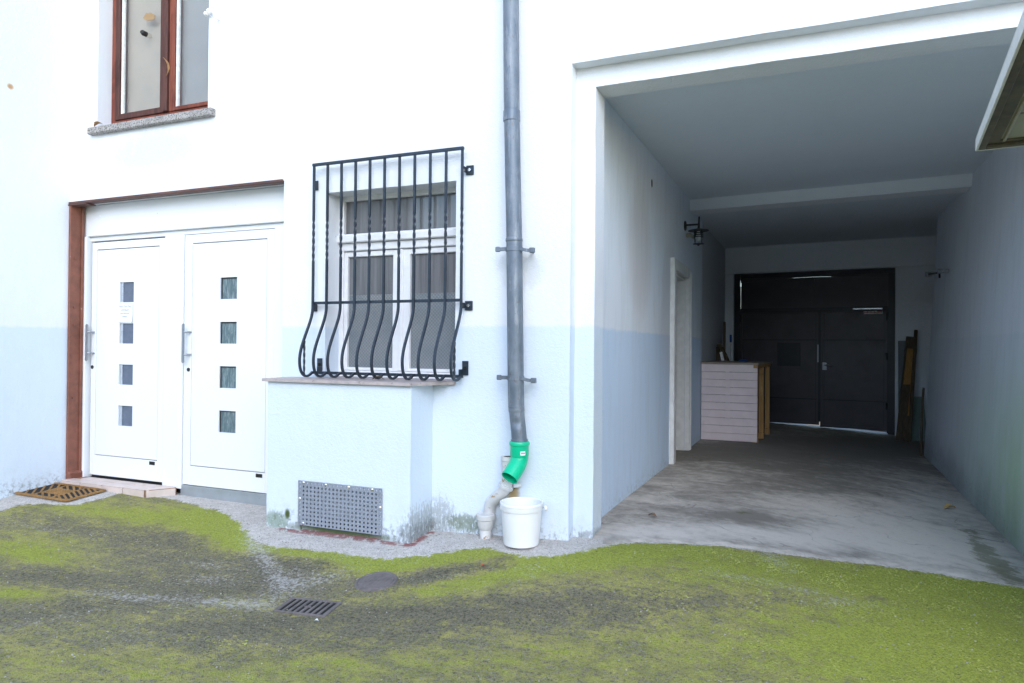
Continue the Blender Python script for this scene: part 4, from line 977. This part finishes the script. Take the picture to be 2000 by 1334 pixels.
# --- counter of painted boards
ct = thing('counter', 'open backed wooden counter clad in pinkish white boards in the passage', 'counter', (.45, 5.7, 0))
bd = MB(); nb = 10
for i in range(nb):
    z0 = .012+i*.0988; j = .002*random.uniform(-1, 1)
    bd.box(.135, .828, 5.198+j, 5.220+j, z0+.0018, z0+.0970, .0025)
bd.build('front_boards', M['plank'], ct)
tp_ = MB(); tp_.prism([(.12, 5.19), (.84, 5.19), (.962, 6.40), (.12, 6.40)], 1.0, 1.022); tp_.build('top', M['top_wood'], ct)
Ls = lambda y: .835+(y-5.2)*.098
for y in (5.245, 5.72, 6.27):
    x = Ls(y)-.035
    p_ = MB(); p_.box(x-.03, x+.03, y-.02, y+.05, G(x, y)+.09, .955, .003); p_.box(x-.034, x+.034, y-.024, y+.056, G(x, y)+.008, G(x, y)+.088, .004)
    p_.build('post', M['pine'], ct)
e_ = MB(); e_.box(.15, .80, 5.222, 5.262, .957, .999); e_.build('frame_rail', M['pine'], ct)
MB().box(.15, .80, 5.222, 5.25, .05, .12).build('frame_rail', M['pine'], ct)
e_ = MB(); e_.box(-.62, .62, -.02, .02, .957, .999, .003, Matrix.Translation((.862, 5.80, 0)) @ Matrix.Rotation(math.atan2(1, .098), 4, 'Z'))
e_.build('frame_rail', M['pine'], ct)
sh = MB(); sh.box(.13, .80, 5.30, 6.3, .50, .52); sh.build('shelf', M['plank_dark'], ct)
# --- things leaning behind the counter
def leaner(nm, mb, mat, label, cat, loc): return mb.build(nm, mat, None, loc, smooth=True, label=label, cat=cat)
leaner('wooden_post', MB().box(.225, .262, 7.02, 7.06, .0, 1.62, .004), M['plank_dark'], 'tall dark square stick standing behind the counter against the wall', 'stick', (.243, 7.04, 0))
leaner('wooden_post', MB().box(.14, .195, 6.86, 6.90, .0, 1.225, .004), M['plank_dark'], 'short black board end just showing over the counter near the left wall', 'board', (.165, 6.88, 0))
br_ = thing('broom', 'broom handle of white metal with a blue end cap behind the counter', 'broom', (.36, 6.8, 0))
MB().tube([(.385, 6.75, .12), (.345, 6.98, 1.31)], .013, 12).build('handle', M['pole_white'], br_, smooth=True)
MB().tube([(.3455, 6.977, 1.30), (.3415, 7.0, 1.415)], .016, 12).build('end_cap', M['plastic_blue'], br_, smooth=True)
MB().box(.30, .47, 6.70, 6.77, .0, .13, .01).build('brush', M['coir_dark'], br_)
leaner('tool_handle', MB().tube([(.20, 6.7, 1.27), (.30, 6.66, 1.10), (.38, 6.62, .92), (.40, 6.6, .1)], [.03, .026, .024, .02], 10), M['plank_dark'], 'dark slanting tool handle between the tall stick and the broom', 'tool', (.39, 6.6, 0))
leaner('wood_offcut', MB().box(-.02, .02, -.02, .02, -.02, .11, .003, Matrix.Translation((.30, 6.25, 1.045)) @ Matrix.Rotation(R(-14), 4, 'Y')), M['porcelain'], 'small white offcut standing at the back of the counter top', 'offcut', (.30, 6.25, 1.025))
leaner('glove', MB().lathe([(0, .034), (.035, .030), (.06, .012), (.062, 0), (0, 0)], (.60, 5.95, 1.024), 12, None), M['plastic_blue'], 'small dark blue rag lump lying on the counter top', 'rag', (.60, 5.95, 1.024)) if True else None

# --- boards and glass leaning in the far right corner
def slab(p0, p1, w, th, side=Vector((1, 0, 0))):
    p0 = Vector(p0); p1 = Vector(p1); d_ = (p1-p0); L = d_.length; d_.normalize(); s_ = (side-d_*side.dot(d_)).normalized(); n_ = d_.cross(s_)
    T_ = Matrix.Identity(4)
    for i, c in enumerate((s_, n_, d_)):
        for j in range(3): T_[j][i] = c[j]
    T_.translation = p0; return MB().box(-w/2, w/2, -th/2, th/2, 0, L, .003, T_)
ZB = -.105
leaner('leaning_board', slab((2.715, 7.28, .18), (2.845, 7.50, 1.22), .125, .03), M['plank_orange'], 'orange brown board leaning in the far right corner of the passage', 'board', (2.715, 7.28, .18))
leaner('leaning_board', slab((2.66, 7.20, ZB), (2.835, 7.56, 1.40), .115, .035), M['plank_dark'], 'broad dark plank leaning behind the orange board', 'board', (2.66, 7.20, ZB))
leaner('leaning_board', slab((2.765, 7.12, ZB), (2.905, 7.58, 1.50), .045, .035), M['plank_dark'], 'thin dark stick standing highest in the corner bundle', 'stick', (2.765, 7.12, ZB))
leaner('leaning_board', slab((2.735, 7.16, ZB), (2.755, 7.24, .26), .10, .03), M['plank_dark'], 'short dark block at the foot of the orange board', 'block', (2.735, 7.16, ZB))
gs_ = slab((2.89, 7.30, ZB), (2.87, 7.56, .52), .26, .006); leaner('glass_sheet', gs_, simple('green_tinted_sheet', (.22, .29, .26), .15), 'low greenish glass sheet leaning beside the boards', 'glass sheet', (2.89, 7.30, ZB))
g2_ = slab((2.73, 7.50, ZB), (2.73, 7.60, 1.34), .11, .006); leaner('glass_sheet', g2_, simple('grey_tinted_sheet', (.17, .19, .20), .15), 'tall narrow grey glass strip half hidden behind the boards', 'glass sheet', (2.73, 7.50, ZB))
leaner('leaning_rod', MB().tube([(2.735, 5.86, G(2.73, 5.86)+.005), (2.745, 5.90, .35), (2.768, 5.93, .73)], .014, 8), M['plank_dark'], 'black rod leaning on the end of the right passage wall', 'rod', (2.735, 5.86, -.13))
hk = thing('wall_hook', 'thin horizontal metal door hook on the upper right passage wall', 'hook', (2.86, 5.3, 2.12))
def onw(y, z): return 2.746+.048*(z+.22)-.012
y1_, z1_ = 5.85, 2.150; y2_, z2_ = 4.92, 2.085
MB().tube([(onw(y1_, z1_)-.05, y1_, z1_), (onw(y2_, z2_)-.05, y2_, z2_)], .010, 8).build('rod', M['dark_steel'], hk, smooth=True)
for yy, zz_ in ((y1_-.06, z1_-.004), (y2_, z2_+.01)): MB().tube([(onw(yy, zz_)+.02, yy, zz_), (onw(yy, zz_)-.085, yy, zz_)], [.022, .030], 12).build('eye', M['steel'], hk, smooth=True)
MB().tube([(onw(y2_, z2_)-.05, y2_+.12, z2_), (onw(y2_, z2_)-.06, y2_+.05, z2_-.055)], .010, 8).build('hook_tip', M['dark_steel'], hk, smooth=True)

# --- canopy over the right side
cn = thing('canopy', 'beige sheet metal canopy with white edge seen from below at upper right', 'canopy', (2.04, -.6, 2.07))
Dv = Vector((-.113, -.994, 0)).normalized()
A = Vector((2.030, -.60, 2.066)); L_ = 1.5
TT = Matrix.Identity(4)
for i, c in enumerate((Vector((.994, -.113, 0)), -Dv, Vector((0, 0, 1)))):
    for j in range(3): TT[j][i] = c[j]
TT.translation = A
lp = MB(); Wd = 1.35
lp.box(0.004, .030, -L_, 0, .0, .016, .003, TT); lp.box(.030, Wd, -.030, 0, .0, .016, .003, TT); lp.box(.030, .075, -L_, -.030, .016, .022, 0, TT); lp.box(.075, Wd, -.060, -.030, .016, .022, 0, TT)
lp.build('rim', M['beige_dirty'], cn, smooth=True)
MB().box(.02, Wd, -L_, -.01, .023, .04, .0, TT).build('soffit', M['beige_metal'], cn)
MB().box(.085, .096, -L_, -.05, .012, .022, .003, TT).build('soffit_seam', M['beige_metal'], cn)
fc = MB(); fc.box(-.006, .003, -L_, .004, -.002, .046, .0015, TT); fc.box(.003, Wd, -.0, .006, -.002, .046, .0015, TT); fc.box(-.006, Wd, -L_, .006, .0465, .052, .001, TT); fc.build('fascia', M['canopy_white'], cn)
MB().tube([(3.36, -1.0, 1.4), (2.9, -1.0, 2.07)], .02, 8).build('strut', M['dark_steel'], cn); MB().box(3.37, 3.415, -1.68, -.9, 1.3, 2.12).build('wall_plate', M['dark_steel'], cn)

# --- small things
ins = thing('wire_insulator', 'white porcelain spool on a bent hook beside the upper window', 'insulator', (-3.0, 0, 3.8))
MB().lathe([(0, -.03), (.017, -.028), (.020, -.012), (.012, -.004), (.012, .004), (.021, .012), (.018, .028), (0, .03)], (0, 0, 0), 18, Matrix.Translation((-3.012, -.03, 3.828)) @ Matrix.Rotation(R(60), 4, 'Y')).build('spool', M['porcelain'], ins, smooth=True)
MB().tube([(-3.012, -.03, 3.828), (-2.985, -.045, 3.806), (-2.955, -.055, 3.785), (-2.925, -.058, 3.764), (-2.915, .01, 3.760)], .0055, 8).build('hook', M['screw'], ins, smooth=True)
def curled_leaf(c, ln, wd_, a, tilt, name, mat, label):
    mb = MB(); vs = []; fs = []; n_ = 10
    T_ = Matrix.Translation(c) @ Matrix.Rotation(a, 4, 'Z') @ Matrix.Rotation(tilt, 4, 'Y')
    for k_ in range(n_+1):
        t_ = k_/n_; w_ = wd_*math.sin(math.pi*min(1, t_*1.05+.02))**.8*.5
        zc = ln*.18*math.sin(math.pi*t_)
        for q_ in (-1, -.4, .4, 1):
            vs.append((ln*(t_-.5), q_*w_*(1+.15*math.sin(k_*2.3)), zc+w_*.5*q_*q_))
    for k_ in range(n_):
        for i in range(3): fs.append((k_*4+i, k_*4+i+1, (k_+1)*4+i+1, (k_+1)*4+i))
    mb.add(vs, fs, T_); mb.add([(x, y, z+.0012) for x, y, z in vs], fs, T_)
    return mb.build(name, mat, None, c, smooth=True, label=label, cat='leaf')
curled_leaf((-4.235, -.035, 3.072), .085, .05, .3, -.25, 'dry_leaf', M['leaf'], 'dry curled leaf lying on the left end of the upper window sill')
curled_leaf((2.522, 2.80, G(2.52, 2.8)+.016), .11, .07, .4, 0, 'dry_leaf', simple('yellow_leaf', (.50, .33, .12), .7), 'yellow brown leaf on the passage floor near the right wall')
curled_leaf((.372, .775, .014), .07, .035, -.3, 0, 'dry_leaf', simple('brown_leaf', (.22, .12, .06), .8), 'small brown leaf on the passage floor near the left pier')
curled_leaf((-.341, -.527, G(-.341, -.527)+.010), .03, .022, .8, .3, 'dry_leaf', simple('red_leaf', (.50, .10, .05), .7), 'tiny red leaf scrap on the moss in front of the bucket')
curled_leaf((-3.612, .090, 3.53), .17, .03, .1, R(78), 'dry_leaf', M['leaf'], 'dry leaf shred stuck to the middle post of the upper window')
curled_leaf((-1.30, -.16, .972), .09, .035, .2, 0, 'dry_leaf', M['plank_dark'], 'dark dead leaf on the stone slab under the grille')
curled_leaf((-.866, -1.335, G(-.866, -1.335)+.008), .022, .018, .4, 0, 'paper_scrap', M['label'], 'tiny white scrap lying in front of the drain grating')['category'] = 'scrap'

# --- moss cushions and loose grit
def apron_edge_sd(px, py):
    best = 9.0
    for (ax, ay), (bx, by) in zip(EDGE, EDGE[1:]):
        L2 = (bx-ax)**2+(by-ay)**2; t_ = max(0, min(1, ((px-ax)*(bx-ax)+(py-ay)*(by-ay))/L2))
        best = min(best, math.hypot(px-ax-t_*(bx-ax), py-ay-t_*(by-ay)))
    return best
def inside_yard(px, py):
    poly = [(-9, -.75)]+list(EDGE)+[(9, .9), (9, -9), (-9, -9)]
    c = False
    for i in range(len(poly)):
        ax, ay = poly[i]; bx, by = poly[(i+1) % len(poly)]
        if (ay > py) != (by > py) and px < (bx-ax)*(py-ay)/(by-ay)+ax: c = not c
    return c
rnd = random.Random(5)
def scatter(n, accept, h0, h1, w0, w1):
    mb = MB(); k = 0; tries = 0
    while k < n and tries < n*14:
        tries += 1
        x = rnd.uniform(-4.6, 3.0); y = rnd.uniform(-2.6, .85)
        if not accept(x, y): continue
        k += 1; z = G(x, y)-.0005; w = rnd.uniform(w0, w1); h = rnd.uniform(h0, h1); a = rnd.uniform(0, 6.28); m = rnd.choice((4, 5))
        vs = [(x+w*math.cos(a+6.2832*i/m)*rnd.uniform(.7, 1.2), y+w*math.sin(a+6.2832*i/m)*rnd.uniform(.7, 1.2), z) for i in range(m)]
        vs += [(x+(p[0]-x)*.6, y+(p[1]-y)*.6, z+h*rnd.uniform(.6, 1)) for p in vs]
        fs = [(i, (i+1) % m, m+(i+1) % m, m+i) for i in range(m)]+[tuple(range(m, 2*m))]
        mb.add(vs, fs)
    return mb
def dens(x, y): return noise.noise(Vector((x*1.1, y*4.5, 2)))*.7+noise.noise(Vector((x*5, y*7, 5)))*.6
mossm = simple('moss_cushion', (.28, .295, .07), .95, var=.35, sc=7, rv=.02)
scatter(9000, lambda x, y: inside_yard(x, y) and dens(x, y)+.35*max(-1, min(1, x-.6))+rnd.uniform(-.3, .3)+.55*math.exp(-(apron_edge_sd(x, y)/.09)**2) > .20, .0015, .0045, .0025, .008).build('moss_tufts', mossm, kind='stuff', label='low moss cushions speckling the yard', cat='moss')
gritm = simple('pale_grit', (.33, .31, .28), .9, var=.5, sc=9)
scatter(3200, lambda x, y: (not inside_yard(x, y) and y < .1 and not (-2.14 < x < -.96 and y > -.3) and not (y > -.01 and x < 0)) or rnd.random() < .10, .0015, .005, .002, .006).build('grit', gritm, kind='stuff', label='loose grit and small stones on the yard', cat='grit')

# --- the building across the yard, seen only in reflections
nb_ = thing('neighbour_house', 'plain beige rendered house across the yard with a tiled roof', 'house', (0, -13.5, -.2))
w_ = MB(); w_.box(-12, 12, -14.0, -13.5, -.4, 3.0); w_.build('wall', simple('beige_render', (.74, .70, .64), .9, var=.1, sc=2), nb_)
rf_ = MB(); rf_.add([(-12.3, -13.0, 2.95), (12.3, -13.0, 2.95), (12.3, -17.5, 4.6), (-12.3, -17.5, 4.6), (-12.3, -13.0, 3.07), (12.3, -13.0, 3.07), (12.3, -17.5, 4.72), (-12.3, -17.5, 4.72)], [(0, 1, 2, 3), (7, 6, 5, 4), (0, 4, 5, 1), (1, 5, 6, 2), (2, 6, 7, 3), (3, 7, 4, 0)]); rf_.build('roof', simple('red_tile_roof', (.25, .10, .07), .8), nb_)
for i in range(6):
    x = -10+i*4; f_ = MB(); f_.box(x-.6, x+.6, -13.5, -13.44, 1.0, 2.6, .01); f_ = f_.build('window', M['whitewood'], nb_); MB().box(x-.5, x+.5, -13.44, -13.43, 1.1, 2.5).build('pane', M['pane_slate'], f_)

# ================================================================== light, camera
world = bpy.data.worlds.new('World'); scene.world = world; world.use_nodes = True
wt = world.node_tree; wt.nodes.clear()
so = wt.nodes.new('ShaderNodeOutputWorld'); bg = wt.nodes.new('ShaderNodeBackground'); sky = wt.nodes.new('ShaderNodeTexSky')
sky.sky_type = 'NISHITA'; sky.sun_disc = False
SD = Vector((.38, -.76, .52)).normalized()
sky.sun_elevation = math.asin(SD.z); sky.sun_rotation = math.atan2(SD.x, SD.y)
sky.air_density = 1.0; sky.dust_density = .5; sky.ozone_density = 1.0
bg.inputs['Strength'].default_value = .15
wt.links.new(sky.outputs[0], bg.inputs[0]); wt.links.new(bg.outputs[0], so.inputs[0])
sl_ = bpy.data.lights.new('sun', 'SUN'); sl_.energy = .38; sl_.angle = R(40); sl_.color = (1, .99, .97)
so_ = bpy.data.objects.new('sun', sl_); COL.objects.link(so_); so_.rotation_euler = SD.to_track_quat('Z', 'Y').to_euler(); so_.location = (-4, -6, 9)
cam = bpy.data.cameras.new('camera'); co = bpy.data.objects.new('camera', cam); COL.objects.link(co); scene.camera = co
cam.sensor_width = 36; cam.lens = 36*1350/2000; cam.clip_end = 300; cam.clip_start = .05
yaw, pitch, roll = R(22.61987), R(.4626), R(.47554)
fw_ = Vector((-math.sin(yaw)*math.cos(pitch), math.cos(yaw)*math.cos(pitch), math.sin(pitch)))
r0 = Vector((math.cos(yaw), math.sin(yaw), 0)); u0 = r0.cross(fw_)
rr0 = r0*math.cos(roll)+u0*math.sin(roll); uu = u0*math.cos(roll)-r0*math.sin(roll)
mw = Matrix.Identity(4)
for i, c in enumerate((rr0, uu, -fw_)):
    for j in range(3): mw[j][i] = c[j]
mw.translation = Vector((1.32680, -4.12337, 1.2)); co.matrix_world = mw
vs_ = scene.view_settings; vs_.view_transform = 'Standard'; vs_.look = 'None'; vs_.gamma = 1; vs_.use_curve_mapping = False
vs_.exposure = EXPOSURE
